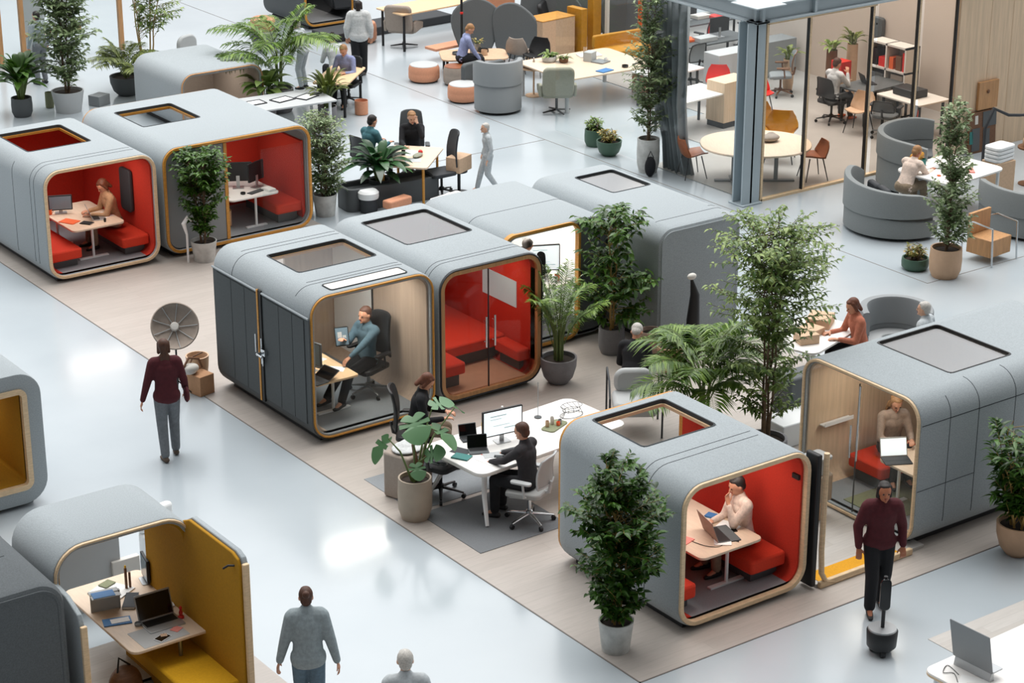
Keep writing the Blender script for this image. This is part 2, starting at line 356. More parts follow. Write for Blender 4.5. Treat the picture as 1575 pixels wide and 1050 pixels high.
# timber framed glazed screen in the far left corner
for i, x in enumerate((18.62, 19.17, 21.6)):
    mb = MB(); mb.box(x - .05, x + .05, 45.45, 45.55, 0, 3.4); struct(mb.build('window_%d' % (10 + i), 'wood_brown'))
mb = MB(); mb.box(19.2, 20.6, 45.46, 45.54, .62, .7); struct(mb.build('trim_8', 'wood_brown'))
for a, b in ((18.0, 18.57), (18.67, 19.12), (19.22, 21.55)):
    mb = MB(); mb.box(a, b, 45.49, 45.51, 0, 3.4); struct(mb.build('window_%d' % (13 + int(a * 2) % 5), 'glass'))
mb = MB(); mb.box(19.6, 20.2, 46.6, 46.7, 0, 3.4); struct(mb.build('wall_left', 'grey_light'))

# ================================================================ PODS
def prof(w, h, r, off, xs=(), zs=(), z0=.05, n=7):
    # rounded rectangle in x-z, inset by off, with extra stations on the flats
    x0, x1, b, t = off, w - off, z0 + off, h - off; q = max(r - off, .02)
    p = []
    def corner(cx, cz, a):
        for i in range(n + 1): u = a + PI / 2 * i / n; p.append((cx + q * math.cos(u), cz + q * math.sin(u)))
    corner(x1 - q, b + q, -PI / 2)
    for z in sorted(zs): p.append((x1, z))
    corner(x1 - q, t - q, 0)
    for x in sorted(xs, reverse=True): p.append((x, t))
    corner(x0 + q, t - q, PI / 2)
    for z in sorted(zs, reverse=True): p.append((x0, z))
    corner(x0 + q, b + q, PI)
    return p
def tubeshell(mb, w, h, r, o0, o1, ys, hole=None, xs=(), zs=(), lip=0, z0=.05):
    ys = list(ys); rows = []
    for k, y in enumerate(ys):
        rows.append((y, o0))
    if lip:
        a, b = ys[0], ys[-1]
        rows = [(a, o0 + lip), (a + lip * .3, o0 + lip * .3), (a + lip, o0)] + rows[1:-1] + [(b - lip, o0), (b - lip * .3, o0 + lip * .3), (b, o0 + lip)]
    outer = [[(x, y, z) for x, z in prof(w, h, r, o, xs, zs, z0)] for y, o in rows]
    inner = [[(x, y, z) for x, z in prof(w, h, r, o1, xs, zs, z0)] for y, o in rows]
    n = len(outer[0]); K = len(rows); vs = [p for row in outer for p in row] + [p for row in inner for p in row]; off = n * K
    quads = set()
    for k in range(K - 1):
        for i in range(n):
            j = (i + 1) % n; c = [(outer[k][i][a] + outer[k][j][a] + outer[k + 1][i][a] + outer[k + 1][j][a]) / 4 for a in range(3)]
            if hole and hole(*c): continue
            quads.add((k, i))
    fs = []
    for k, i in quads:
        j = (i + 1) % n
        fs.append((k * n + i, k * n + j, (k + 1) * n + j, (k + 1) * n + i)); fs.append((off + k * n + i, off + (k + 1) * n + i, off + (k + 1) * n + j, off + k * n + j))
        if (k - 1, i) not in quads: fs.append((k * n + i, off + k * n + i, off + k * n + j, k * n + j))
        if (k + 1, i) not in quads: fs.append(((k + 1) * n + i, (k + 1) * n + j, off + (k + 1) * n + j, off + (k + 1) * n + i))
        if (k, (i - 1) % n) not in quads: fs.append((k * n + i, (k + 1) * n + i, off + (k + 1) * n + i, off + k * n + i))
        if (k, j) not in quads: fs.append((k * n + j, off + k * n + j, off + (k + 1) * n + j, (k + 1) * n + j))
    mb.add(vs, fs)
def pod(label, x0, x1, y0, y1, h, lining, frame_m, sky=None, r=.3, t=.07, felt='felt', seams=(), back=None, backframe=None, glass=None, skyglass=None,
        floor_m='carpet_grey', rz=0, fw=.05, sideholes=None, name='office_pod', rim='seam', seamtop=True, foot=True, lining_hole=None, ft=.0, loc=None, wd=None, lip=.035, skytrim=None, lamp=8):
    if wd: w, d = wd; ox, oy = loc
    else: w = x1 - x0; d = y1 - y0; ox, oy = x0, y0
    T = thing(name, label, 'pod', (ox, oy, 0), rz)
    xs, ys = (), [0, d]
    skyh = None
    if sky:
        sx0, sx1, sy0, sy1 = sky; xs = (sx0, sx1); ys = [0, sy0, sy1, d]
        skyh = lambda x, y, z: z > h - .2 and sx0 < x < sx1 and sy0 < y < sy1
    if sideholes: ys = sorted(set(ys + sideholes[0])); zs = sideholes[1]
    else: zs = ()
    hole = lambda x, y, z: (skyh(x, y, z) if skyh else False) or (sideholes[2](x, y, z) if sideholes else False)
    mb = MB(); tubeshell(mb, w, h, r, 0, t, ys, hole, xs, zs, lip=lip); mb.build('shell', felt, T, ang=35)
    ys2 = [.05] + ys[1:-1] + [d - .05]
    mb = MB(); tubeshell(mb, w, h, r, t + .001, t + .03, ys2, hole, xs, zs); mb.build('lining', lining, T, ang=35)
    mb = MB(); mb.prism(clipx(clipx(rrect(t + .035, w - t - .035, .05, d - .05, .02), t, 1), w - t, -1), .115 + (t - .07), .155 + (t - .07)); mb.build('pod_floor', floor_m, T)
    if foot:
        mb = MB(); mb.box(.18, w - .18, .12, d - .12, .006, .06); mb.build('plinth', 'black', T)
    if frame_m:
        mb = MB(); a = prof(w, h, r, .018); b = prof(w, h, r, .018 + fw); mb.ring(a, b, -.025, .13, 'y'); mb.build('front_frame', frame_m, T, ang=50, bevel=.006)
    if backframe:
        mb = MB(); mb.ring(prof(w, h, r, .018), prof(w, h, r, .03 + fw), d - .05, d + .03, 'y'); mb.build('back_frame', backframe, T, ang=50)
    if sky:
        q = rrect(sx0 - .012, sx1 + .012, sy0 - .012, sy1 + .012, .07); mb = MB(); mb.ring(q, rrect(sx0 + .008, sx1 - .008, sy0 + .008, sy1 - .008,   .06), h - .05, h + .006); mb.build('skylight_rim', rim, T, ang=50)
        mb = MB(); mb.ring(rrect(sx0 - .002, sx1 + .002, sy0 - .002, sy1 + .002, .04), rrect(sx0 + .03, sx1 - .03, sy0 + .03, sy1 - .03, .03), h - .085, h - .045); mb.build('skylight_trim', skytrim or frame_m or 'wood_light', T, ang=50)
        if skyglass: mb = MB(); mb.box(sx0 + .02, sx1 - .02, sy0 + .02, sy1 - .02, h - .03, h - .02); mb.build('skylight_glass', skyglass, T)
    if glass:
        mb = MB(); mb.prism(prof(w, h, r, t + .03), .02, .03, 'y'); mb.build('glass_front', glass, T, ang=30)
    if back == 'wall':
        mb = MB(); mb.prism(prof(w, h, r, t + .002), d - .09, d - .04, 'y'); mb.build('back_wall', lining, T)
    elif back:
        kind, xa, xb, mt = back; P = prof(w, h, r, t + .002); P = clipx(clipx(P, xa, 1), xb, -1)
        mb = MB(); mb.prism(P, d - .09, d - .04, 'y'); mb.build('back_wall', mt, T)
    if lamp:  # disc and area light added to brighten the dark pod interior
        mb = MB(); mb.lathe([(.11, 0), (.11, .02)], n=20); mb.v = [(a + w * .5, b + (.5 if sky else d * .5), c + h - t - .055) for a, b, c in mb.v]; mb.build('fill_disc', 'white', T)
        ld = bpy.data.lights.new('pod_fill', 'AREA'); ld.shape = 'RECTANGLE'; ld.size = w * .55; ld.size_y = .35; ld.energy = lamp; ld.color = (1, .93, .84)
        lo = bpy.data.objects.new('pod_fill', ld); C.objects.link(lo); lo.parent = T; lo.location = (w * .5, .55 if sky else d * .5, h - t - .07)
    for y, a0, a1 in seams:
        # fine stitched seam running over the roof and down the side
        P = [p for p in prof(w, h, r, 0) ]
        pts = [(x, y, z) for x, z in P if z > .25 and a0 <= x <= a1]
        if len(pts) > 1:
            mb = MB(); mb.tube(pts + ([(0, y, .3)] if a0 <= 0 else []), .0045, 5); mb.build('seam', 'seam', T)
    return T
def bench(label, x, y, w, d, m='red_seat', rz=0, z=.15, group=None, seat_z=.46, leg='grey_dark'):
    t = thing('bench_seat', label, 'bench', (x, y, z), rz, group)
    mb = MB(); mb.prism(rrect(0, w, 0, d, .05), seat_z - z - .17, seat_z - z); mb.build('cushion', m, t, bevel=.025)
    mb = MB(); mb.box(.08, w - .06, .1, d - .05, 0, seat_z - z - .17); mb.build('base', leg, t)
    return t
def pod_table(label, x, y, w, d, z=.15, h=.74, m='table_white', legs=((.62, .18), (.62, 1.)), rz=0, name='meeting_table', leg='white', r=.09, foot=.26):
    t = thing(name, label, 'table', (x, y, z), rz)
    mb = MB(); mb.prism(rrect(0, w, 0, d, r), h - z - .032, h - z); mb.build('tabletop', m, t, bevel=.006)
    for lx, ly in legs:
        mb = MB(); mb.cyl((lx, ly, .02), (lx, ly, h - z - .03), .022, n=12).box(lx - foot, lx + foot, ly - .035, ly + .035, 0, .025); mb.build('leg', leg, t)
    return t
# --- the pods
A_ = pod('red lined pod at far left of the hall with a woman at its table', 13.35, 15.38, 31.4, 34.2, 1.93, 'red_felt', 'wood_light', sky=(.31, 1.45, 1.2, 2.45), fw=.05, seams=((.35, -.1, 1.8), (.5, -.1, 1.8), (1.2, -.1, .1)), skytrim='wood_amber', back=('w', .55, 2, 'red_felt'))
B_ = pod('wide pod with amber frame, grey door panel and red booth, beside the far left pod', 15.5, 18.38, 31.45, 34.5, 1.93, 'grey', 'wood_amber', sky=(.4, 1.5, 1.4, 2.55), seams=((.4, .5, 1.9), (1.1, .5, 1.6)), back=None, backframe='wood_amber')
C_ = pod('charcoal sided pod with a side door and a man in a denim shirt', 13.52, 15.52, 23.35, 26.0, 2.14, 'wood_beige', 'wood_amber', sky=(.42, 1.68, .95, 1.85), glass='glass', skyglass='glass', lamp=15, seams=((.45, 0.05, 1.8), (.55, .3, 1.8), (2.1, -.1, 1.8), (2.22, .2, 1.8)), back=('w', 1.12, 2, 'wood_beige'), fw=.025, floor_m='rug_light')
D_ = pod('glass fronted pod with red seating and double glass doors', 15.62, 17.42, 23.4, 26.25, 2.05, 'red_felt', 'charcoal', sky=(.31, 1.45, 1.25, 2.5), glass='glass_red', seams=((.3, -.1, 1.7), (.4, -.1, 1.7)), fw=.012, floor_m='pot_tan', skytrim='wood_brown', back='wall', skyglass='glass_sky')
E_ = pod('long grey pod with an amber framed opening, behind the red glass pod', 17.46, 19.46, 24.45, 26.65, 1.93, 'white', None, seams=((1.0, -.1, 3),), foot=True, lamp=30, back=('w', .55, 2.0, 'white'))
E2 = pod('closed grey pod with a square skylight and dark side, behind the trees', 19.5, 21.15, 23.33, 26.6, 1.93, 'room_wall', None, sky=(.6, 1.36, 1.85, 2.85), skyglass='glass_sky', seams=((.35, .2, 1.6), (.5, .3, 1.6)), r=.28, skytrim='wood_light', lip=.1)
F_ = pod('red lined pod nearest the camera with a man in a pink shirt inside', 14.14, 16.1, 16.42, 18.65, 1.85, 'red_felt', 'wood_light', sky=(.36, 1.46, 1.1, 2.08), fw=.055, seams=((.6, -.1, 1.7), (.74, -.1, 1.7), (1.1, -.1, .1)), backframe='wood_amber')
G_ = pod('wood lined pod at right with a woman behind a laptop', 0, 0, 0, 0, 1.98, 'wood_panel', 'wood_light', sky=(.32, 1.6, .95, 2.05), rz=-PI / 2, loc=(17.82, 18.42), wd=(2.06, 3.6), glass='glass', skyglass='glass_sky', seams=((1.0, 1.6, 3), (1.65, 1.6, 3), (2.3, 1.6, 3), (.5, 1.9, 3)), fw=.035, back='wall', floor_m='rug_light', rim='black', skytrim='wood_brown')
K_ = pod('small grey pod with a brown panel, in the background near the palm', 19.3, 21.2, 38.1, 40.2, 1.25, 'taupe', 'wood_brown', back=('w', .1, 1.8, 'taupe'), fw=.02)
L_ = pod('dark pod with an amber ring at the top edge of the view', 26.0, 27.4, 44.6, 46.6, 2.0, 'charcoal', 'wood_amber', felt='grey_dark', back='wall')
I_ = pod('yellow lined booth pod in the lower left with a laptop on its table', 7.75, 9.38, 18.8, 19.85, 2.0, 'mustard_felt', 'wood_light', r=.36, fw=.025, t=.07, lamp=0, foot=False, floor_m='planks_light', sideholes=None)
J_ = pod('dark grey pod filling the bottom left corner', 5.6, 7.64, 18.2, 21.0, 1.98, 'mustard_felt', None, felt='felt_dark', seams=((1.5, -.1, 2.2), (.8, -.1, 1.8)), back='wall', lip=.1)
mb = MB(); mb.prism(prof(2.04, 1.98, .3, .075), .004, .09, 'y'); mb.build('front_wall', 'felt_dark', J_)
H_ = pod('yellow lined pod cut off by the left edge', 8.1, 9.9, 23.85, 26.2, 1.83, 'mustard_felt', None, t=.24, r=.32, back='wall', floor_m='mustard_felt', lip=.02, lamp=4)
mb = MB(); mb.ring(prof(1.8, 1.83, .32, .2), prof(1.8, 1.83, .32, .27), -.02, .08, 'y'); mb.build('front_frame', 'wood_light', H_, ang=50)
# right wing wall of the yellow booth pod, standing forward of its roof
mb = MB(); mb.prism([(-1.2, .05), (.02, .05), (.02, 1.9), (-.1, 1.97), (-1.05, 1.97), (-1.16, 1.93), (-1.2, 1.85)], 1.57, 1.63, 'x'); mb.build('wing_wall', 'felt', I_, bevel=.01)
mb = MB(); mb.prism([(-1.18, .07), (.06, .07), (.06, 1.88), (-.1, 1.95), (-1.03, 1.95), (-1.14, 1.91), (-1.18, 1.83)], 1.53, 1.568, 'x'); mb.build('wing_lining', 'mustard_felt', I_, bevel=.01)
mb = MB(); mb.box(1.55, 1.62, -1.24, -1.19, .05, 1.88); mb.build('wing_edge', 'wood_light', I_, bevel=.01)
mb = MB(); mb.prism([(-.62, .05), (.02, .05), (.02, 1.62), (-.3, 1.6), (-.56, 1.5), (-.62, 1.35)], .0, .055, 'x'); mb.build('wing_wall', 'felt', I_, bevel=.01)
mb = MB(); mb.box(-.01, .06, -.66, -.615, .05, 1.4); mb.build('wing_edge', 'wood_light', I_, bevel=.01)
mb = MB(); mb.tube([(1.44, -1.0, 1.78), (1.48, -1.04, 1.82), (1.53, -1.08, 1.82)], .012); mb.build('hook', 'black', I_)
mb = MB(); tubeshell(mb, 2.0, 2.14, .3, -.008, .002, [-.004, 2.64], lambda x, y, z: not (x < .34 and z < 1.84)); mb.build('side_cladding', 'panel_charcoal', C_, ang=35)
mb = MB(); mb.tube([(-.012, 0, 1.845), (-.012, 2.65, 1.845)], .016, 8); mb.build('roof_lip', 'felt', C_)
# charcoal side of the door pod: panels, door gap, handle
for i, (a, b) in enumerate(((.12, .42), (.43, .78), (.79, 1.2), (1.36, 1.72), (1.73, 2.1), (2.11, 2.52))):
    mb = MB(); mb.box(-.02, .0, a, b, .3, 1.8); mb.build('side_panel', 'panel_charcoal', C_, bevel=.003)
mb = MB(); mb.box(-.028, .0, 1.25, 1.345, .24, 1.88); mb.build('door_gap', 'black', C_)
mb = MB(); mb.box(-.036, .0, 1.32, 1.36, .24, 1.88); mb.build('door_edge', 'wood_amber', C_)
mb = MB(); mb.cyl((-.05, 1.4, .95), (-.05, 1.4, 1.22), .012); mb.cyl((-.05, 1.24, .82), (-.05, 1.24, 1.2), .012); mb.build('door_pull', 'chrome', C_)
mb = MB(); mb.box(-.07, -.02, 1.13, 1.24, .96, 1.05); mb.cyl((-.07, 1.19, 1.0), (-.16, 1.19, 1.0), .022); mb.cyl((-.15, 1.19, 1.0), (-.15, 1.06, .99), .014); mb.cyl((-.06, 1.2, .8), (-.06, 1.2, .94), .01); mb.build('door_lock', 'chrome', C_, bevel=.004)
mb = MB(); mb.box(.0, .005, 1.275, 1.285, .3, 1.9)
# divider strip on the back wall, roof slot of the door pod
mb = MB(); mb.box(1.885, 1.895, 1.46, 2.5, .2, 2.0); mb.build('white_panel', 'white', C_)
mb = MB(); mb.box(1.88, 1.9, 1.43, 1.45, .2, 2.0); mb.build('divider', 'black', C_)
ll_ = bpy.data.lights.new('room_fill', 'AREA'); ll_.shape = 'SQUARE'; ll_.size = 5; ll_.energy = 130; ll_.color = (1, .95, .88); lo_ = bpy.data.objects.new('room_fill', ll_); C.objects.link(lo_); lo_.location = (29.6, 31.4, 5.6)  # area light added above the glazed room to brighten its walls
mb = MB(); mb.prism(rrect(.42, 1.62, .1, .33, .04), 2.141, 2.147); mb.build('roof_slot_glass', 'offwhite', C_)
mb = MB(); mb.ring(rrect(.4, 1.64, .08, .35, .05), rrect(.42, 1.62, .1, .33, .04), 2.14, 2.152); mb.build('roof_slot_rim', 'seam', C_)
# dark inner rim and glass doors of the red glass pod
mb = MB(); mb.ring(prof(1.8, 2.05, .3, .04), prof(1.8, 2.05, .3, .1), -.012, .16, 'y'); mb.build('inner_rim', 'wood_brown', D_, ang=50)
mb = MB(); mb.box(.86, .868, .012, .04, .12, 1.93); mb.build('door_joint', 'charcoal', D_)
for x in (.79, .94):
    mb = MB(); mb.cyl((x, -.03, .78), (x, -.03, 1.24), .016); mb.cyl((x, -.03, .85), (x, .03, .85), .008); mb.cyl((x, -.03, 1.16), (x, .03, 1.16), .008); mb.build('door_handle', 'chrome', D_)
mb = MB(); mb.box(1.69, 1.71, .5, 1.35, 1.02, 1.42); mb.build('window', 'screen_ui', D_)
mb = MB(); mb.box(.38, .384, 2.74, 2.757, .3, 1.95).box(.62, .624, 2.74, 2.757, .3, 1.95); mb.build('wall_joint', 'seam', D_)
# grey pod E: amber framed opening on the left half, blank wall on the right half
P = prof(2.0, 1.93, .3, .02)
mb = MB(); mb.prism(clipx(P, 1.4, 1), .0, .05, 'y'); mb.build('front_wall', 'felt_dark', E_, bevel=.01)
R1 = [(x, z) for x, z in prof(1.43, 1.92, .22, .0)]; R2 = [(x, z) for x, z in prof(1.43, 1.92, .22, .04)]
mb = MB(); mb.ring(R1, R2, -.03, .06, 'y'); mb.build('front_frame', 'wood_amber', E_, ang=50)
mb = MB(); P = prof(1.65, 1.93, .28, .075); mb.prism(P, .004, .09, 'y'); mb.build('front_wall', 'felt', E2, bevel=.02)
mb = MB(); mb.prism(P, 3.2, 3.25, 'y'); mb.build('back_wall', 'felt', E2)
# doors of the wood lined pod (local x runs toward the viewer side)
mb = MB(); mb.box(.982, .988, .015, .034, .12, 1.86); mb.build('door_joint', 'grey_dark', G_)
for x in (.93, 1.05):
    mb = MB(); mb.cyl((x, -.03, .86), (x, -.03, 1.3 if x < 1 else 1.86), .014); mb.build('door_handle', 'chrome', G_)
for y in (1.0, 2.3):
    mb = MB(); mb.box(2.058, 2.064, y - .99 if y < 2 else 1.65, y - .0 if y < 2 else 2.3, .8, .806).box(2.058, 2.064, .02, 3.5, 1.66, 1.666); mb.build('seam', 'seam', G_)
# pod B: grey door panel at left, glass at right
mb = MB(); mb.prism(clipx(prof(2.88, 1.93, .3, .09), 1.18, -1), .03, .07, 'y'); mb.build('door_panel', 'grey', B_, bevel=.005)
mb = MB(); mb.box(1.18, 1.24, .02, .08, .13, 1.84); mb.build('door_post', 'wood_amber', B_)
mb = MB(); mb.box(1.9, 2.72, .02, .028, .16, 1.6); mb.build('glass_screen', 'glass', B_)
mb = MB(); mb.box(1.5, 2.8, 1.6, 1.66, .15, 1.83); mb.build('booth_back', 'red_felt', B_)
mb = MB(); mb.box(2.72, 2.775, .1, 1.6, .15, 1.6); mb.build('booth_side', 'red_felt', B_)
# open deck with a wood kerb and yellow strip between the near pod and the wood lined pod
t = thing('entrance_deck', 'low open deck with a yellow carpet strip beside the near red pod', 'platform', (16.22, 16.36, 0))
mb = MB(); mb.box(0, 1.8, .0, 1.9, .006, .05); mb.build('deck', 'planks_light', t)
mb = MB(); mb.box(.02, 1.55, -.06, .0, .006, .09); mb.build('kerb', 'wood_light', t, bevel=.01)
mb = MB(); mb.box(.08, 1.4, .0, .26, .05, .056); mb.build('carpet_strip', 'carpet_yellow', t)
mb = MB(); mb.tube([(1.2, -.03, .03), (.28, -.03, .03), (.12, -.03, .08), (.05, -.03, .2), (.03, -.03, .5), (.03, -.03, 1.75)], .035, 8); mb.build('post_frame', 'wood_light', t)
mb = MB(); mb.box(-.09, -.02, -.02, .2, .04, 1.74); mb.build('dark_edge', 'black', t, bevel=.02)

# ================================================================ FURNITURE BUILDERS
def laptop(label, x, y, z, rz, open_=110, lid='silver', scr='black_gloss', s=1., base='silver'):
    # screen faces local -y
    t = thing('laptop', label, 'laptop', (x, y, z), rz)
    mb = MB(); mb.prism(rrect(-.16 * s, .16 * s, -.22 * s, 0, .012), 0, .014); mb.build('base', base, t, bevel=.003)
    mb = MB(); mb.box(-.14 * s, .14 * s, -.12 * s, -.015 * s, .014, .016); mb.build('keyboard', 'black', t)
    a = math.radians(open_ - 90)
    mb = MB().at((0, 0, .012), rx=-a); mb.prism(rrect(-.16 * s, .16 * s, 0, .22 * s, .012), 0, .008, 'y'); mb.build('lid', lid, t, bevel=.002)
    mb = MB().at((0, 0, .012), rx=-a); mb.box(-.15 * s, .15 * s, -.002, 0, .012, .205 * s); mb.build('screen', scr, t)
    return t
def monitor(label, x, y, z, rz, w=.56, h=.34, scr='screen_white', body='black', lift=.12, chin=0, win=True):
    t = thing('computer_monitor', label, 'monitor', (x, y, z), rz)
    mb = MB(); mb.prism(rrect(-w / 2, w / 2, lift, lift + h, .015), -.012, .02, 'y'); mb.build('housing', body, t, bevel=.003)
    mb = MB(); mb.box(-w / 2 + .018, w / 2 - .018, -.015, -.012, lift + .018 + chin, lift + h - .018)
    if win:
        mb.build('screen', scr, t); mb = MB()
        mb.box(-.18, .05, -.017, -.015, lift + h - .09, lift + h - .08).box(-.18, -.02, -.017, -.015, lift + h - .13, lift + h - .125).box(.02, .18, -.017, -.015, lift + .09, lift + .1).box(-.14, .1, -.017, -.015, lift + .14, lift + .145)
        mb.build('screen_lines', 'screen_ui', t)
    else: mb.build('screen', scr, t)
    mb = MB(); mb.box(-.03, .03, .012, .03, .01, lift + .1); mb.build('stand', 'silver', t)
    mb = MB(); mb.prism(rrect(-.1, .1, -.06, .1, .02), 0, .01); mb.build('foot', 'silver', t)
    return t
def sheet(label, x, y, z, rz, w=.21, h=.297, m='paper', t=.003, name='paper_sheet', cat='paper', group=None):
    mb = MB(); mb.box(-w / 2, w / 2, -h / 2, h / 2, 0, t); return tag(mb.build(name, m, loc=(x, y, z), rz=rz), label, cat, group)
def book(label, x, y, z, rz, w=.16, h=.23, t=.025, cover='blue', group=None):
    o = thing('book', label, 'book', (x, y, z), rz, group)
    mb = MB(); mb.box(-w / 2, w / 2, -h / 2, h / 2, 0, .003).box(-w / 2, w / 2, -h / 2, h / 2, t - .003, t).box(-w / 2, -w / 2 + .004, -h / 2, h / 2, 0, t); mb.build('cover', cover, o)
    mb = MB(); mb.box(-w / 2 + .004, w / 2 - .004, -h / 2 + .004, h / 2 - .004, .003, t - .003); mb.build('pages', 'paper', o); return o
def mug(label, x, y, z, m='white', h=.09, r=.038, handle=True, name='mug', cat='mug'):
    o = thing(name, label, cat, (x, y, z), 0)
    mb = MB(); mb.lathe([(r * .85, 0), (r, .01), (r, h), (r - .004, h), (r - .006, .015), (.001, .012)], n=16); mb.build('cup', m, o)
    if handle: mb = MB(); mb.tube([(r - .004, 0, h * .8), (r + .02, 0, h * .75), (r + .024, 0, h * .45), (r - .002, 0, h * .25)], .005, 6); mb.build('handle', m, o)
    return o
def bottle(label, x, y, z, m='yellow', h=.24, r=.035, cap='white'):
    o = thing('bottle', label, 'bottle', (x, y, z), 0)
    mb = MB(); mb.lathe([(r * .9, 0), (r, .01), (r, h * .62), (r * .45, h * .78), (r * .38, h * .92), (.001, h * .92)], n=14); mb.build('body', m, o)
    mb = MB(); mb.cyl((0, 0, h * .92), (0, 0, h), r * .45, n=12); mb.build('cap', cap, o); return o
def phone(label, x, y, z, rz, m='black_gloss', w=.075, h=.15):
    o = thing('phone', label, 'phone', (x, y, z), rz)
    mb = MB(); mb.prism(rrect(-w / 2, w / 2, -h / 2, h / 2, .01), 0, .008); mb.build('case', m, o)
    mb = MB(); mb.box(-w / 2 + .006, w / 2 - .006, -h / 2 + .01, h / 2 - .01, .008, .009); mb.build('screen', 'black_gloss', o); return o
def cable(label, pts, m='black', r=.004, name='cable', cat='cable'):
    # smooth loose cord through the given points
    P = [Vector(p) for p in pts]; o = P[0].copy(); out = []
    for k in range(len(P) - 1):
        a, b, c, d = P[max(k - 1, 0)], P[k], P[k + 1], P[min(k + 2, len(P) - 1)]
        for i in range(6):
            t = i / 6; out.append(.5 * ((2 * b) + (c - a) * t + (2 * a - 5 * b + 4 * c - d) * t * t + (3 * b - a - 3 * c + d) * t ** 3) - o)
    out.append(P[-1] - o); mb = MB(); mb.tube(out, r, 5); return tag(mb.build(name, m, loc=tuple(o)), label, cat)
def task_chair(label, x, y, rz, m='grey_mesh', frame_m='grey_light', base='chrome', back_h=.98, arms=True, z=0, group=None, headrest=False, seat_h=.47):
    # sitter faces local +y
    t = thing('office_chair', label, 'office chair', (x, y, z), rz, group)
    for k in range(5):
        a = 2 * PI * k / 5 + .3; c, s = math.cos(a), math.sin(a)
        mb = MB(); mb.tube([(.03 * c, .03 * s, .12), (.17 * c, .17 * s, .1), (.31 * c, .31 * s, .075)], [.028, .022, .016], 8, .7); lg = mb.build('base_leg', base, t)
        mb = MB(); mb.cyl((.31 * c - .018 * s, .31 * s + .018 * c, .03), (.31 * c + .018 * s, .31 * s - .018 * c, .03), .03, n=14); mb.build('caster', 'black', t)
    mb = MB(); mb.lathe([(.045, .1), (.045, .16), (.024, .17), (.024, .4), (.08, .405), (.08, .43)], n=14); mb.build('gas_lift', base, t)
    mb = MB(); mb.prism(rrect(-.24, .24, -.23, .25, .08), .0, .07); 
    mb.v = [(a, b, c + seat_h - .05 - .02 * math.cos(a * 6) - (.03 * max(0, b - .12) / .13)) for a, b, c in mb.v]; mb.build('seat', m, t, bevel=.02)
    vs = []; nu, nv = 9, 10
    mb = MB()
    def bk(o_):
        out = []
        for j in range(nv + 1):
            v = j / nv; zz = seat_h + .1 + (back_h - seat_h - .1) * v; ww = .23 - .05 * v ** 2; yy = -.25 - .06 * v + .035 * math.sin(v * PI)
            for i in range(nu + 1):
                u = i / nu * 2 - 1; out.append((u * ww, yy - o_ + .05 * (u * u), zz + (-.03 * u ** 4 if j == nv else 0)))
        return out
    a, b = bk(0), bk(.02); n = nu + 1; fs = []
    for j in range(nv):
        for i in range(nu):
            k = j * n + i; fs.append((k, k + 1, k + n + 1, k + n)); q = len(a); fs.append((q + k, q + k + n, q + k + n + 1, q + k + 1))
    per = [i for i in range(n)] + [j * n + n - 1 for j in range(1, nv + 1)] + [nv * n + i for i in range(n - 2, -1, -1)] + [j * n for j in range(nv - 1, 0, -1)]
    for i in range(len(per)): p, q = per[i], per[(i + 1) % len(per)]; fs.append((q, p, p + len(a), q + len(a)))
    mb.add(a + b, fs); mb.build('backrest', m, t)
    edge = [(b[i][0], b[i][1], b[i][2]) for i in per]
    mb = MB(); mb.tube(edge + [edge[0]], .013, 6); mb.build('back_frame', frame_m, t)
    mb = MB(); mb.tube([(0, -.12, .42), (0, -.27, .47), (0, -.3, .62)], [.03, .026, .02], 8); mb.build('spine', frame_m, t)
    if arms:
        for s in (-1, 1):
            mb = MB(); mb.tube([(s * .2, -.06, .43), (s * .29, -.06, .46), (s * .29, -.04, .64)], .016, 8); ar = mb.build('arm_post', frame_m, t)
            mb = MB(); mb.prism(rrect(s * .29 - .045, s * .29 + .045, -.16, .12, .04), .64, .67); mb.build('armrest', frame_m, t, bevel=.008)
    if headrest: mb = MB(); mb.prism(rrect(-.14, .14, back_h + .02, back_h + .16, .04), -.33, -.28, 'y'); mb.build('headrest', m, t, bevel=.01)
    return t
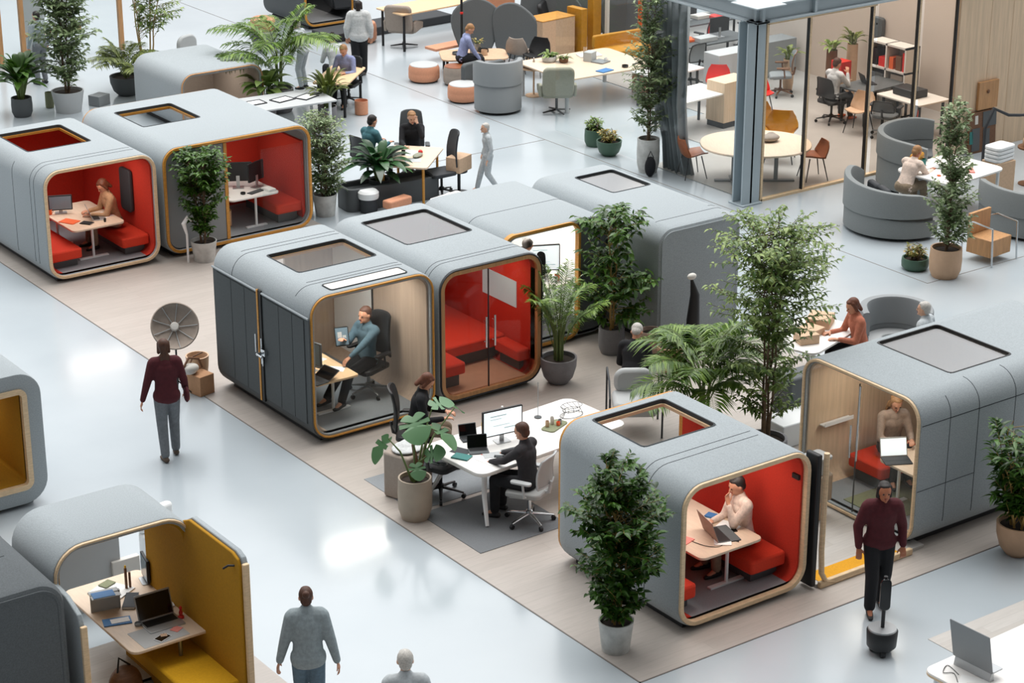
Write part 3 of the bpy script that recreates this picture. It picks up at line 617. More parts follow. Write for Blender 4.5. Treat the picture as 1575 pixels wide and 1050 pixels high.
def shell_chair(label, x, y, rz, m='leather', leg='charcoal', arms=False, group=None, h=.8, pedestal=None, z=.012):
    t = thing('shell_chair', label, 'chair', (x, y, z), rz, group)
    # bucket: seat sweeping up into the back; sitter faces +y
    nu, nv = 8, 14; pts = []
    for j in range(nv + 1):
        v = j / nv
        if v < .45: yy = .24 - v / .45 * .4; zz = .44 + .02 * math.cos(v * 7)
        else:
            q = (v - .45) / .55; yy = -.16 - .1 * math.sin(q * PI / 2); zz = .44 + (h - .44) * q
        ww = .24 - .03 * math.cos(v * PI * 2) - (.05 * max(0, v - .85) / .15)
        for i in range(nu + 1):
            u = i / nu * 2 - 1; lift = .05 * u * u * (1 if v < .5 else .4) + (.1 * abs(u) ** 4 * math.sin(PI * min(1, v / .8)) if arms else 0)
            pts.append((u * ww, yy + (.05 * u * u if v > .45 else 0), zz + lift))
    off = [(a, b - .022 * (1 if k // (nu + 1) > 6 else .1), c - (.022 if k // (nu + 1) <= 7 else .004)) for k, (a, b, c) in enumerate(pts)]
    n = nu + 1; N_ = len(pts); fs = []
    for j in range(nv):
        for i in range(nu): k = j * n + i; fs.append((k, k + 1, k + n + 1, k + n)); fs.append((N_ + k, N_ + k + n, N_ + k + n + 1, N_ + k + 1))
    per = [i for i in range(n)] + [j * n + n - 1 for j in range(1, nv + 1)] + [nv * n + i for i in range(n - 2, -1, -1)] + [j * n for j in range(nv - 1, 0, -1)]
    for i in range(len(per)): p, q = per[i], per[(i + 1) % len(per)]; fs.append((q, p, p + N_, q + N_))
    mb = MB(); mb.add(pts + off, fs); mb.build('seat_shell', m, t)
    if pedestal:
        mb = MB(); mb.cyl((0, 0, .05), (0, 0, .43), .025, n=12); mb.build('pedestal', pedestal, t)
        for k in range(4): a = PI / 2 * k + .5; mb = MB(); mb.tube([(0, 0, .055), (.28 * math.cos(a), .28 * math.sin(a), .03)], [.03, .02], 6, .6); mb.build('foot', pedestal, t)
    else:
        for sx in (-1, 1):
            for sy in (-1, 1): mb = MB(); mb.cyl((sx * .15, sy * .13, .43), (sx * .23, sy * .22, 0), .013, .009); mb.build('leg', leg, t)
    return t
def lounge_chair(label, x, y, rz, m='olive_grey'):
    t = thing('lounge_chair', label, 'armchair', (x, y, 0), rz)
    mb = MB(); mb.prism(rrect(-.33, .33, -.28, .34, .1), .36, .5); mb.build('seat', m, t, bevel=.04)
    mb = MB().at((0, -.27, .42), rx=math.radians(14)); mb.prism(rrect(-.33, .33, 0, .66, .12), -.07, .04, 'y'); mb.build('backrest', m, t, bevel=.035)
    for s in (-1, 1): mb = MB(); mb.prism([(-.3, .4), (.25, .42), (.28, .56), (-.2, .68), (-.34, .66)], s * .36 - .035, s * .36 + .035, 'x'); mb.build('arm', m, t, bevel=.025)
    mb = MB(); mb.cyl((0, 0, .05), (0, 0, .36), .028, n=12); mb.build('column', 'black', t)
    for k in range(4): a = PI / 2 * k + .4; mb = MB(); mb.tube([(0, 0, .06), (.32 * math.cos(a), .32 * math.sin(a), .025)], [.035, .022], 6, .6); mb.build('foot', 'black', t)
    return t
def pouf(label, x, y, r, h, m='copper', top='grey_light', group=None):
    t = thing('pouf', label, 'ottoman', (x, y, 0), 0, group)
    mb = MB(); mb.lathe([(r * .85, .0), (r * .88, .03)], n=28); mb.build('base', 'black', t)
    mb = MB(); mb.lathe([(r * .9, .03), (r, .07), (r * 1.02, h * .5), (r, h * .55), (r * 1.01, h * .6), (r, h - .06), (r * .93, h)], n=32); mb.build('body', m, t)
    mb = MB(); mb.lathe([(r * .92, h - .005), (r * .9, h + .012), (r * .7, h + .02), (.01, h + .022)], n=32); mb.build('cushion', top, t); return t
def desk(label, x, y, rz, w, d, h=.74, top='table_white', leg='white', name='desk', splay=True, t_=.035, r=.14, lr=.03, z=0, legs=None, wood_edge=None):
    t = thing(name, label, 'table', (x, y, z), rz)
    mb = MB(); mb.prism(rrect(-w / 2, w / 2, -d / 2, d / 2, r), h - t_, h); mb.build('tabletop', top, t, bevel=.006)
    if wood_edge: mb = MB(); mb.ring(rrect(-w / 2 - .002, w / 2 + .002, -d / 2 - .002, d / 2 + .002, r), rrect(-w / 2 + .03, w / 2 - .03, -d / 2 + .03, d / 2 - .03, r - .03), h - t_ - .012, h - t_ + .012); mb.build('edge', wood_edge, t)
    for sx, sy in (legs or ((-1, -1), (1, -1), (1, 1), (-1, 1))):
        ax, ay = sx * (w / 2 - .22), sy * (d / 2 - .2)
        mb = MB()
        if splay: mb.tube([(ax, ay, h - t_), (ax, ay, h * .55), (ax + sx * .04, ay + sy * .05, h * .45), (ax + sx * .12, ay + sy * .2, 0.012)], [lr * 1.3, lr * 1.2, lr * 1.1, lr * .8], 8, .6)
        else: mb.cyl((ax + sx * .1, ay + sy * .1, h - t_), (ax + sx * .1, ay + sy * .1, 0), lr, n=12)
        mb.build('leg', leg, t)
    return t
def box_thing(name, label, cat, x, y, z, w, d, h, m, rz=0, bevel=.008, group=None, lid=None):
    t = thing(name, label, cat, (x, y, z), rz, group) if lid else None
    mb = MB(); mb.box(-w / 2, w / 2, -d / 2, d / 2, 0, h)
    if not lid: return tag(mb.build(name, m, loc=(x, y, z), rz=rz, bevel=bevel), label, cat, group)
    mb.build('body', m, t, bevel=bevel); mb = MB(); mb.box(-w / 2 - .005, w / 2 + .005, -d / 2 - .005, d / 2 + .005, h, h + .02); mb.build('lid', lid, t, bevel=.004); return t
def pot(t, r, h, m, style='cyl', r0=None):
    r0 = r0 or r * .78
    pr = {'cyl': [(r0, 0), (r * .97, h * .25), (r, h * .6), (r * .96, h), (r * .86, h), (r * .85, h - .06)],
          'cone': [(r0, 0), (r, h), (r * .92, h), (r * .9, h - .06)],
          'bowl': [(r * .5, 0), (r * .8, h * .25), (r * .97, h * .65), (r, h), (r * .9, h), (r * .87, h - .07)]}[style]
    mb = MB(); mb.lathe(pr[:-1] + [(pr[-1][0], pr[-1][1]), (pr[-1][0] * .98, h - .08)], n=28); mb.f = [f for f in mb.f if len(f) < 20 or mb.v[f[0]][2] < .01]; mb.m = mb.m[:len(mb.f)]; mb.build('pot', m, t)
    mb = MB(); mb.lathe([(r * .88, h - .09), (r * .85, h - .055), (.01, h - .045)], n=20); mb.build('soil', 'soil', t)
def leaf(mb, p, d, up, L, W, fold=.25, droop=.3, shape='ovate'):
    # a folded leaf blade with a midrib crease and drooping tip
    d = Vector(d).normalized(); u = Vector(up); sd = d.cross(u)
    if sd.length < 1e-3: sd = d.cross(Vector((1, .3, 0)))
    sd.normalize(); u = sd.cross(d)
    if shape == 'ovate': st = ((0, .05), (.3, .9), (.62, .8), (1, 0))
    elif shape == 'blade': st = ((0, .25), (.22, .85), (.5, 1), (.78, .65), (1, 0))
    else: st = ((0, .1), (.5, 1), (1, 0))
    vs = []; fs = []
    for k, (t, wd) in enumerate(st):
        c = Vector(p) + d * (L * t) - Vector((0, 0, 1)) * (droop * L * t * t)
        h = W * .5 * wd
        vs += [c - sd * h + u * h * fold * 2, c, c + sd * h + u * h * fold * 2]
    for k in range(len(st) - 1):
        a = k * 3; fs += [(a, a + 1, a + 4, a + 3), (a + 1, a + 2, a + 5, a + 4)]
    mb.add(vs, fs)
def rnd(a=1.): return random.uniform(-a, a)
def inball():
    while True:
        v = Vector((rnd(), rnd(), rnd()))
        if v.length <= 1: return v
def twig_plant(name, label, cat, x, y, potd, crown, twigs=70, per=16, L=.085, W=.04, m='leaf_ficus', stems=3, lean=.05, droop=.35, stem_m='bark', stem_r=.018, z0=None, group=None, fold=.2, stem_spread=.04, z=0, shape='ovate', shell=.0):
    # crown: list of (cx, cy, cz, rx, ry, rz, weight)
    t = thing(name, label, cat, (x, y, z), 0, group)
    pr, ph, pm_, ps = potd[:4]
    pot(t, pr, ph, pm_, ps)
    top = max(c[2] + c[5] * .75 for c in crown); z0 = z0 or ph - .06
    paths = []
    for k in range(stems):
        a = 2 * PI * k / stems + .5; bx, by = stem_spread * math.cos(a), stem_spread * math.sin(a); pts = []
        for i in range(9):
            q = i / 8; pts.append(Vector((bx * (1 + q * 2.5) + rnd(lean) * q, by * (1 + q * 2.5) + rnd(lean) * q, z0 + (top - z0) * q * (1 - .08 * k))))
        paths.append(pts); mb = MB(); mb.tube(pts, [stem_r * (1 - .75 * i / 8) for i in range(9)], 7); mb.build('stem', stem_m, t)
    W_ = [c[6] for c in crown]; lm = MB(); bm_ = MB()
    for _ in range(twigs):
        c = random.choices(crown, W_)[0]; v = inball()
        if v.length > .05: v = v.normalized() * max(v.length, random.uniform(shell, 1))
        e = Vector((c[0] + v.x * c[3], c[1] + v.y * c[4], c[2] + v.z * c[5]))
        P = random.choice(paths); zz = max(z0 + .05, min(e.z - random.uniform(.1, .45) * min(1, math.hypot(e.x, e.y) * 2 + .3), P[-1].z)); q = (zz - z0) / max(P[-1].z - z0, .01) * 8; i = min(int(q), 7); s = P[i].lerp(P[i + 1], q - i)
        mid = s.lerp(e, .5) + Vector((0, 0, .05 * (e - s).length)); tw = [s, mid, e]
        bm_.tube(tw, [.006, .004, .0015], 4)
        for j in range(per):
            q = .25 + .75 * j / per; pp = s.lerp(mid, q * 2) if q < .5 else mid.lerp(e, q * 2 - 1)
            dr = (e - s).normalized(); sd = dr.cross(Vector((0, 0, 1)));
            if sd.length < .01: sd = Vector((1, 0, 0))
            ld = dr * .55 + sd.normalized() * (1 if j % 2 else -1) * random.uniform(.4, 1) + Vector((rnd(.4), rnd(.4), rnd(.4)))
            s_ = random.uniform(.7, 1.2); leaf(lm, pp, ld, (rnd(.5), rnd(.5), 1), L * s_, W * s_, fold, droop * random.uniform(.3, 1.5), shape)
    bm_.build('twigs', stem_m, t); lm.build('foliage', m, t, ang=180); return t
def palm_plant(name, label, x, y, potd, n, L, h0, m='leaf_palm', spread=1.0, leaflet=.28, cane=5, pairs=22, z=0, width=.028, droop=1.0, arc=(0, 2 * PI), up=.7):
    t = thing(name, label, 'palm', (x, y, z), 0); pr, ph, pm_, ps = potd[:4]; pot(t, pr, ph, pm_, ps)
    for k in range(cane):
        a = 2 * PI * k / cane; mb = MB(); mb.tube([(.05 * math.cos(a), .05 * math.sin(a), ph - .07), (.06 * math.cos(a), .06 * math.sin(a), (ph + h0) * .5), (.1 * math.cos(a), .1 * math.sin(a), h0)], [.022, .018, .012], 8); mb.build('cane', 'stem_green', t)
    for k in range(n):
        a = arc[0] + (arc[1] - arc[0]) * (k + .5 * rnd()) / n; rr = random.uniform(.35, 1) * spread; ln = L * random.uniform(.75, 1.08)
        H = Vector((math.cos(a), math.sin(a), 0)); s = H * .08 + Vector((0, 0, h0 * random.uniform(.55, 1)))
        pts = []
        for i in range(11):
            q = i / 10; pts.append(s + H * (ln * rr * (q * .8 + .25 * q * q)) + Vector((0, 0, ln * (up + (1 - rr) * .35) * (q * 1.25 - q * q * .8 * droop * (rr + .2)))))
        mb = MB(); mb.tube(pts, [.009 * (1 - .08 * i) for i in range(11)], 5); fr = mb.build('frond_stalk', 'stem_green', t)
        mb = MB()
        for j in range(pairs):
            q = .18 + .82 * j / pairs; f = q * 10; i = min(int(f), 9); p = pts[i].lerp(pts[i + 1], f - i); d = (pts[min(i + 1, 10)] - pts[i]).normalized(); sd = d.cross(Vector((0, 0, 1))).normalized()
            ll = leaflet * math.sin(PI * (.12 + .82 * q)) ** .7
            for s_ in (-1, 1): leaf(mb, p, d * .75 + sd * s_ * 1.0 + Vector((0, 0, .25)), (0, 0, 1), ll * random.uniform(.85, 1.1), width, .15, .5 * random.uniform(.6, 1.4), 'lance')
        mb.build('frond', m, t, ang=180)
    return t
def blade_plant(name, label, x, y, potd, n, L, W, m='leaf_lily', z=0, cat='plant', tilt=(.35, 1.25), stem=.2, planter=None, fold=.25, droop=.5, lay=3):
    t = thing(name, label, cat, (x, y, z), 0)
    if potd: pr, ph, pm_, ps = potd[:4]; pot(t, pr, ph, pm_, ps)
    else: ph = .1
    mb = MB(); sm = MB()
    for k in range(n):
        a = k * 2.4 + rnd(.3); ti = random.uniform(*tilt); H = Vector((math.cos(a), math.sin(a), 0)); b = H * .05 + Vector((0, 0, ph - .06)); st = stem * random.uniform(.5, 1.3)
        d = H * math.sin(ti) + Vector((0, 0, math.cos(ti))); p = b + (H * .3 * math.sin(ti) + Vector((0, 0, 1))).normalized() * st; sm.tube([b, p], [.008, .005], 5)
        ll = L * random.uniform(.7, 1.1); n_ = 6; pts = []; sd = d.cross(Vector((0, 0, 1))).normalized()
        vs = []; fs = []
        for i in range(n_ + 1):
            q = i / n_; c = p + d * ll * q - Vector((0, 0, 1)) * droop * ll * q * q; w_ = W * .5 * (math.sin(PI * min(1, q * .93 + .07)) ** .8) if i < n_ else .0008; nu = sd.cross(d)
            vs += [c - sd * w_ - nu * w_ * -fold, c, c + sd * w_ - nu * w_ * -fold]
        for i in range(n_): q = i * 3; fs += [(q, q + 1, q + 4, q + 3), (q + 1, q + 2, q + 5, q + 4)]
        mb.add(vs, fs)
    sm.build('stalks', 'stem_green', t); mb.build('leaves', m, t, ang=180); return t

# ================================================================ PEOPLE
def ik(a, b, l1, l2, pole):
    a = Vector(a); b = Vector(b); d = b - a; D = min(d.length, (l1 + l2) * .999); dn = d.normalized(); b = a + dn * D
    x = (l1 * l1 - l2 * l2 + D * D) / (2 * D); h = math.sqrt(max(l1 * l1 - x * x, 0))
    p = Vector(pole); p = (p - dn * p.dot(dn)).normalized(); return a + dn * x + p * h, b
def person(label, x, y, rz, z=0, hip=(0, 0, .92), lean=3, side=0, turn=0, look=(0, 0), hl=None, hr=None, fl=(-.1, .02, 0), fr=(.1, .02, 0), top='cloth_whiteshirt', bottom='cloth_black', skin='skin', hair='hair_brown',
           style='short', sleeves=1., shoes='black', s=1., wid=1., kneep=(0, 1, 0), elbowp=(0, -.35, -1), jacket=False, group=None, loose=0., toe=0, sleeve_m=None, palm=(0, 0, -1), foot_yaw=0):
    T = thing('person', label, 'person', (x, y, z), rz, group); T.scale = (s * wid, s * wid, s)
    hip = Vector(hip); sp = Vector((math.sin(math.radians(side)), math.sin(math.radians(lean)), math.cos(math.radians(lean)))).normalized()
    ct, st = math.cos(math.radians(turn)), math.sin(math.radians(turn)); R = Vector((ct, st, 0)); R = (R - sp * R.dot(sp)).normalized(); Fw = sp.cross(R)
    hR = Vector((1, 0, 0))
    sh = hip + sp * .465; neck = hip + sp * .515
    hd = (sp * .5 + Vector((0, 0, .5))).normalized(); hc = neck + hd * .145 + Fw * .035
    p_, y_ = math.radians(look[0]), math.radians(look[1]); fh = (Fw * math.cos(y_) + R * -math.sin(y_)); rh = (R * math.cos(y_) + Fw * math.sin(y_))
    fwd = (fh * math.cos(p_) + Vector((0, 0, -1)) * math.sin(p_)).normalized(); rh = (rh - fwd * rh.dot(fwd)).normalized(); uh = rh.cross(fwd)
    HR = Matrix((rh, fwd, uh)).transposed()
    hp = lambda a, b, c: hc + rh * a + fwd * b + uh * c
    B = MB(); S_ = MB(); Q = MB(); arms = []
    def torso(m, g, low=-.02, hi=.0):
        m.caps(hip + hR * -.075 + sp * (.02 + low), hip + hR * .075 + sp * (.02 + low), .098 + g, .098 + g, 14, u=Vector((0, 0, 1)))
        m.caps(hip + sp * .05, hip + sp * .2, .145 + g, .132 + g, 16, u=R, flat=.72); m.caps(hip + sp * .2, hip + sp * .37, .132 + g, .162 + g, 16, u=R, flat=.68)
        m.caps(hip + sp * .37, hip + sp * .42, .16 + g, .12 + g, 16, u=R, flat=.68); m.caps(sh - R * .15, sh + R * .15, .058 + g, .058 + g, 12)
        m.caps(sh, neck + sp * .01, .085 + g, .062 + g * .6, 12)
    torso(B, 0); torso(S_, .016 + loose)
    B.caps(neck - sp * .03, hc - uh * .04 - fwd * .01, .054, .05)
    B.ell(hc + uh * .02, (.076, .094, .1), 18, 12, HR); B.ell(hp(0, .025, -.045), (.058, .068, .068), 14, 10, HR)
    B.ell(hp(0, .09, -.085), (.02, .016, .014), 8, 6, HR); B.caps(hp(0, .088, .015), hp(0, .108, -.022), .009, .014, 8)
    B.caps(hp(-.03, .082, .03), hp(.03, .082, .03), .012, .012, 8)
    for q in (-1, 1): B.ell(hp(q * .077, -.005, -.005), (.01, .018, .03), 8, 6, HR)
    for q, tgt in ((-1, hl), (1, hr)):
        a = sh + R * (q * .175) - sp * .012
        if tgt is None: tgt = a + Vector((q * .09, .05, -.5))
        el, wr = ik(a, tgt, .285, .25, Vector((q * .45 + elbowp[0], elbowp[1], elbowp[2])))
        B.caps(a, el, .05, .038); B.caps(el, wr, .038, .026); d = (wr - el).normalized(); nrm = Vector(palm); nrm = (nrm - d * nrm.dot(d))
        nrm = nrm.normalized() if nrm.length > .2 else (Fw - d * Fw.dot(d)).normalized(); u = d.cross(nrm) * (q)
        if u.dot(hR) * q > 0: pass
        inner = -hR * q; uu = u if u.dot(inner) > 0 else -u          # uu points to the thumb side
        B.caps(wr, wr + d * .075, .03, .038, 12, u=uu, flat=.42)
        for k in range(4):
            o = uu * (.031 - .0205 * k); L_ = (.074, .08, .075, .06)[k]; b0 = wr + d * .088 + o; b1 = b0 + (d * .92 + nrm * .3 + o * 1.3) * L_ * .5; b2 = b1 + (d * .55 + nrm * .8) * L_ * .5
            B.caps(b0 - d * .02, b1, .0092, .0085, 8); B.caps(b1, b2, .0085, .0072, 8)
        t0 = wr + d * .03 + uu * .026; t1 = t0 + (d * .6 + uu * .75 + nrm * .25) * .042; t2 = t1 + (d * .9 + uu * .2 + nrm * .35) * .032
        B.caps(t0, t1, .0125, .0105, 8); B.caps(t1, t2, .0105, .0085, 8)
        e2 = el.lerp(wr, max(0, (sleeves - .5) * 2) * .93) if sleeves > .5 else a.lerp(el, sleeves * 2)
        S_.caps(a, a.lerp(el, min(1, sleeves * 2)), .066 + loose, .052 + loose * .7)
        if sleeves > .5: S_.caps(el, e2, .052 + loose * .7, .037 + loose * .5)
    feet = []
    for q, tgt in ((-1, fl), (1, fr)):
        a = hip + hR * (q * .092) - Vector((0, 0, .0)); ank = Vector((tgt[0], tgt[1], tgt[2] + .085))
        kn, an = ik(a, ank, .435, .42, Vector(kneep))
        B.caps(a, kn, .08, .053); B.caps(kn, kn.lerp(an, .35), .053, .054); B.caps(kn.lerp(an, .35), an, .054, .036)
        Q.caps(a, kn, .1 + loose * .4, .076 + loose * .5); Q.caps(kn, an.lerp(kn, .06), .076 + loose * .5, .06 + loose * .6)
        fd = Matrix.Rotation(math.radians(foot_yaw) + q * -.12, 3, 'Z') @ Vector((0, 1, 0)); fl_ = an - Vector((0, 0, .055))
        B.caps(an, fl_ + fd * .12 + Vector((0, 0, -.005)), .036, .026)
        feet.append((an, fl_, fd))
    Q.caps(hip + hR * -.07, hip + hR * .07, .118, .118, 14); Q.caps(hip, hip + sp * .1, .148, .14, 14, u=R, flat=.74)
    B.build('body', skin, T, remesh=.0085, smooth=2)
    S_.build('jacket' if jacket else 'shirt', top, T, remesh=.014, smooth=3)
    Q.build('trousers', bottom, T, remesh=.014, smooth=3)
    for an, f0, fd in feet:
        m = MB(); m.caps(f0 - fd * .045 + Vector((0, 0, .01)), f0 + fd * .06 + Vector((0, 0, .0)), .042, .043, 12, u=fd.cross(Vector((0, 0, 1))), flat=.85); m.caps(f0 + fd * .06 - Vector((0, 0, .003)), f0 + fd * .155 - Vector((0, 0, .008)), .044, .032, 12, u=fd.cross(Vector((0, 0, 1))), flat=.7)
        m.caps(f0 + Vector((0, 0, .02)), an + Vector((0, 0, .01)), .042, .043); m.build('shoe', shoes, T, remesh=.01, smooth=2)
    for q in (-1, 1): m = MB(); m.ell(hp(q * .031, .086, .008), (.013, .009, .008), 8, 6, HR); m.build('eye', 'eye', T)
    m = MB(); m.caps(hp(-.018, .094, -.05), hp(.018, .094, -.05), .006, .006, 8); m.build('mouth', 'lip', T)
    H_ = MB()
    if style != 'bald':
        H_.ell(hp(0, -.022, .042), (.083, .09, .088), 18, 12, HR); H_.ell(hp(0, .018, .085), (.062, .056, .03), 12, 8, HR)
        H_.ell(hp(0, -.05, -.01), (.07, .055, .07), 12, 8, HR)
    else: H_.ell(hp(0, -.04, .0), (.082, .068, .06), 18, 12, HR)
    if style in ('long', 'bob'):
        for q in (-1, 1): H_.caps(hp(q * .062, .0, .06), hp(q * .072, -.01, -.06), .03, .026)
        H_.caps(hp(0, -.07, .02), hp(0, -.085, -.1 if style == 'bob' else -.2), .06, .05, 12, u=rh, flat=.6)
        if style == 'long': H_.caps(hp(-.04, -.08, -.1), hp(-.05, -.08, -.24), .035, .02); H_.caps(hp(.04, -.08, -.1), hp(.05, -.08, -.24), .035, .02)
    if style == 'bun': H_.ell(hp(0, -.11, .07), (.042, .04, .042), 12, 8, HR)
    if style == 'messy':
        for k in range(9): a = k * .7; H_.ell(hp(.07 * math.cos(a), -.02 + .07 * math.sin(a), .06 + .03 * math.sin(k * 2.1)), (.04, .035, .035), 8, 6, HR)
        H_.caps(hp(0, -.06, .0), hp(0, -.07, -.1), .065, .05)
    H_.build('hair', hair, T, remesh=.009, smooth=2)
    return T
SIT = dict(hip=(0, 0, .55), fl=(-.12, .42, 0), fr=(.12, .45, 0))

# ================================================================ MAIN DESK GROUP IN THE MIDDLE
mb = MB(); mb.box(-.68, .68, -.68, .68, .006, .014)
tag(mb.build('rug', 'rug_grey', loc=(14.2, 20.08, 0)), 'dark grey rug under the man and office chair at the white desk', 'rug')
mb = MB(); mb.box(-.85, .85, -.6, .6, .006, .012)
tag(mb.build('rug', 'rug_light', loc=(14.36, 21.45, 0)), 'lighter blue grey rug under the seated woman beside the white desk', 'rug')
desk('long white double desk with splayed legs in the open middle', 15.1, 20.62, 0.08, 2.5, 1.18, z=.014, h=.735, lr=.035, wood_edge='offwhite')
ZT = .75
monitor('large desktop monitor with a bright page on the long white desk', 14.72, 20.62, ZT, -.12, w=.58, h=.36, lift=.1)
def keyb(label, x, y, z, rz, m='silver'):
    t = thing('keyboard', label, 'keyboard', (x, y, z), rz); mb = MB(); mb.prism(rrect(-.2, .2, -.06, .06, .012), 0, .01); mb.build('base', m, t)
    mb = MB()
    for i in range(12):
        for j in range(4): mb.box(-.19 + i * .032, -.162 + i * .032, -.052 + j * .027, -.03 + j * .027, .01, .014)
    mb.build('keys', 'grey_dark', t); return t
keyb('silver keyboard in front of the large desktop monitor', 14.72, 20.32, ZT, -.1)
task_chair('grey mesh office chair with white frame under the man in dark jacket', 14.52, 19.76, .5, z=.014)
person('man in a dark jacket seen from behind, working at the long white desk', 14.52, 19.78, .42, z=.014, lean=6, look=(10, -6), hl=(-.1, .5, .74), hr=(.2, .5, .74), top='cloth_darkjacket', bottom='cloth_black', style='short', hair='hair_brown', skin='skin', jacket=True, **SIT)
phone('slim pen case lying left of the silver keyboard', 14.42, 20.25, ZT, .9, m='black')
laptop('small black laptop with its lid up at the left end of the white desk', 14.33, 20.62, ZT, -.45, lid='charcoal', base='grey_dark', s=.8)
laptop('grey tablet standing behind the black laptop near the monstera', 14.45, 21.0, ZT, -.3, lid='grey', base='charcoal', s=.75)
book('teal notebook at the left end of the white desk', 14.02, 20.52, ZT, .5, cover='teal', t=.015)
sheet('dark printed photo sheet beside the teal notebook', 14.12, 20.68, ZT, .4, m='charcoal', w=.18, h=.24)
sheet('pink card between the papers on the white desk', 14.32, 20.42, ZT, .9, w=.05, h=.12, m='pink')
sheet('grey magazine lying in front of the black laptop', 14.38, 20.34, ZT, -.4, m='grey_light', w=.26, h=.16, t=.008, name='magazine', cat='magazine')
sheet('white sheet of paper near the front edge of the white desk', 14.25, 20.25, ZT, .2)
sheet('white sheet of paper under the desktop monitor', 14.95, 20.38, ZT, -.5)
bottle('yellow bottle at the back edge of the white desk, left one', 15.06, 21.1, ZT, 'yellow')
bottle('yellow bottle at the back edge of the white desk, right one', 15.15, 21.08, ZT, 'yellow', h=.21)
mug('yellow cup on the left back corner of the white desk', 14.76, 21.08, ZT, 'yellow', handle=False)
sheet('white card holder near the yellow bottles', 14.9, 21.02, ZT, .3, m='offwhite', w=.2, h=.1, t=.02, name='card_holder', cat='stationery')
t = thing('desk_rod', 'thin upright metal rod on a small base at the back of the white desk', 'stand', (15.55, 20.98, ZT))
mb = MB(); mb.cyl((0, 0, 0), (0, 0, .5), .005); mb.build('rod', 'steel', t); mb = MB(); mb.lathe([(.05, 0), (.05, .012), (.01, .02)], n=16); mb.build('base', 'grey_dark', t)
# wire basket and tray
t = thing('wire_basket', 'wire basket lying near the right end of the white desk', 'basket', (15.95, 20.78, ZT))
mb = MB()
for k in range(7): a = PI * k / 6; mb.tube([(.17 * math.cos(a), .1 * math.sin(a) - .03, .0), (.13 * math.cos(a), .08 * math.sin(a) - .03, .07), (.16 * math.cos(a + .5), .1 * math.sin(a + .5), .14)], .003, 5)
for zz, rr in ((.01, .17), (.08, .13), (.14, .16)): mb.tube([(rr * math.cos(a * PI / 8), rr * .65 * math.sin(a * PI / 8), zz) for a in range(17)], .0035, 5)
mb.build('wires', 'charcoal', t)
t = thing('tray', 'olive tray holding small cups beside the man in the dark jacket', 'tray', (15.55, 20.62, ZT), .4)
mb = MB(); mb.prism(rrect(-.2, .2, -.1, .1, .05), 0, .015); mb.build('base', 'olive_rug', t, bevel=.004)
for i, (dx, dy, mm, hh) in enumerate(((-.1, .0, 'kraft', .08), (0, .03, 'offwhite', .1), (.09, -.02, 'grey', .06), (.04, -.05, 'orange', .05))):
    mug(('brown', 'tall cream', 'short grey', 'little orange')[i] + ' cup standing on the olive tray', 15.55 + dx, 20.62 + dy + .02, ZT + .015, mm, h=hh, r=.026, handle=False, name='cup', cat='cup')
# woman at the far left of the desk
task_chair('black office chair holding the woman in a black top beside the door pod', 14.3, 22.05, -2.2, m='black', frame_m='black', base='black', back_h=1.12, z=.014)
person('woman with auburn hair in a black top sitting by the door pod, looking down', 14.3, 22.05, -2.2, z=.014, lean=14, look=(32, 10), hl=(-.12, .42, .72), hr=(.14, .4, .72), top='cloth_black', bottom='cloth_khaki', hair='hair_red', style='bob', **SIT)
box_thing('storage_pouf', 'taupe upholstered stool with folded cloth next to the monstera', 'stool', 13.75, 21.35, .01, .5, .42, .62, 'taupe', .3, .03)
t = thing('folded_blanket', 'crumpled grey blanket with papers on the taupe stool', 'blanket', (13.75, 21.35, .63), .3)
mb = MB(); mb.ell((0, 0, .03), (.24, .2, .035), 16, 8); mb.ell((.06, .03, .06), (.16, .12, .03), 14, 7); mb.build('cloth', 'cloth_coat', t, remesh=.012)
task_chair('dark swivel chair tucked under the left end of the white desk', 14.05, 21.05, -1.2, m='charcoal', frame_m='grey_dark', base='black', back_h=.6, arms=False, z=.014)
# monstera
t = thing('potted_monstera', 'monstera with split leaves in a tall beige pot beside the white desk', 'plant', (13.44, 20.72, 0), 0)
pot(t, .22, .56, 'pot_beige', 'cyl')
def monst(t, tip, d, size, roll=0):
    tip = Vector(tip); pts = []
    n = 44
    for i in range(n):
        a = 2 * PI * i / n; r = .5 * (1 + .18 * math.cos(a)) * (1 - .35 * math.exp(-((abs(a - PI)) / .28) ** 2))
        lobe = abs(math.sin(a * 5.0)); inn = .35 if (lobe < .22 and .5 < abs(a if a < PI else 2 * PI - a) < 2.5) else 1
        pts.append((r * inn * math.cos(a) + .25, r * inn * .85 * math.sin(a)))
    d = Vector(d).normalized(); sd = d.cross(Vector((0, 0, 1))).normalized(); sd = Matrix.Rotation(roll, 3, d) @ sd; nu = sd.cross(d)
    f = lambda u, v: tip + (d * u + sd * v + nu * (.25 * abs(v) - .3 * u * u - .25 * v * v)) * size
    vs = [f(*p) for p in pts] + [f(.02 + .78 * k / 5, 0) for k in range(6)]; fs = []
    for i in range(n):
        j = (i + 1) % n; mx_ = (pts[i][0] + pts[j][0]) / 2; k = n + max(0, min(5, int(round((mx_ - .02) / .78 * 5 * .85)))); fs.append((i, j, k))
        k2 = n + max(0, min(5, int(round((pts[j][0] * .5 + pts[(j + 1) % n][0] * .5 - .02) / .78 * 5 * .85))))
        if k2 != k: fs.append((j, k2, k))
    mb = MB(); mb.add(vs, fs); mb.build('leaf', 'leaf_monstera', t, ang=180)
    mb = MB(); b = Vector((rnd(.04), rnd(.04), .5)); mb.tube([b, b.lerp(tip, .5) + Vector((0, 0, .12)), tip], [.016, .012, .007], 7); mb.build('leaf_stalk', 'stem_green', t)
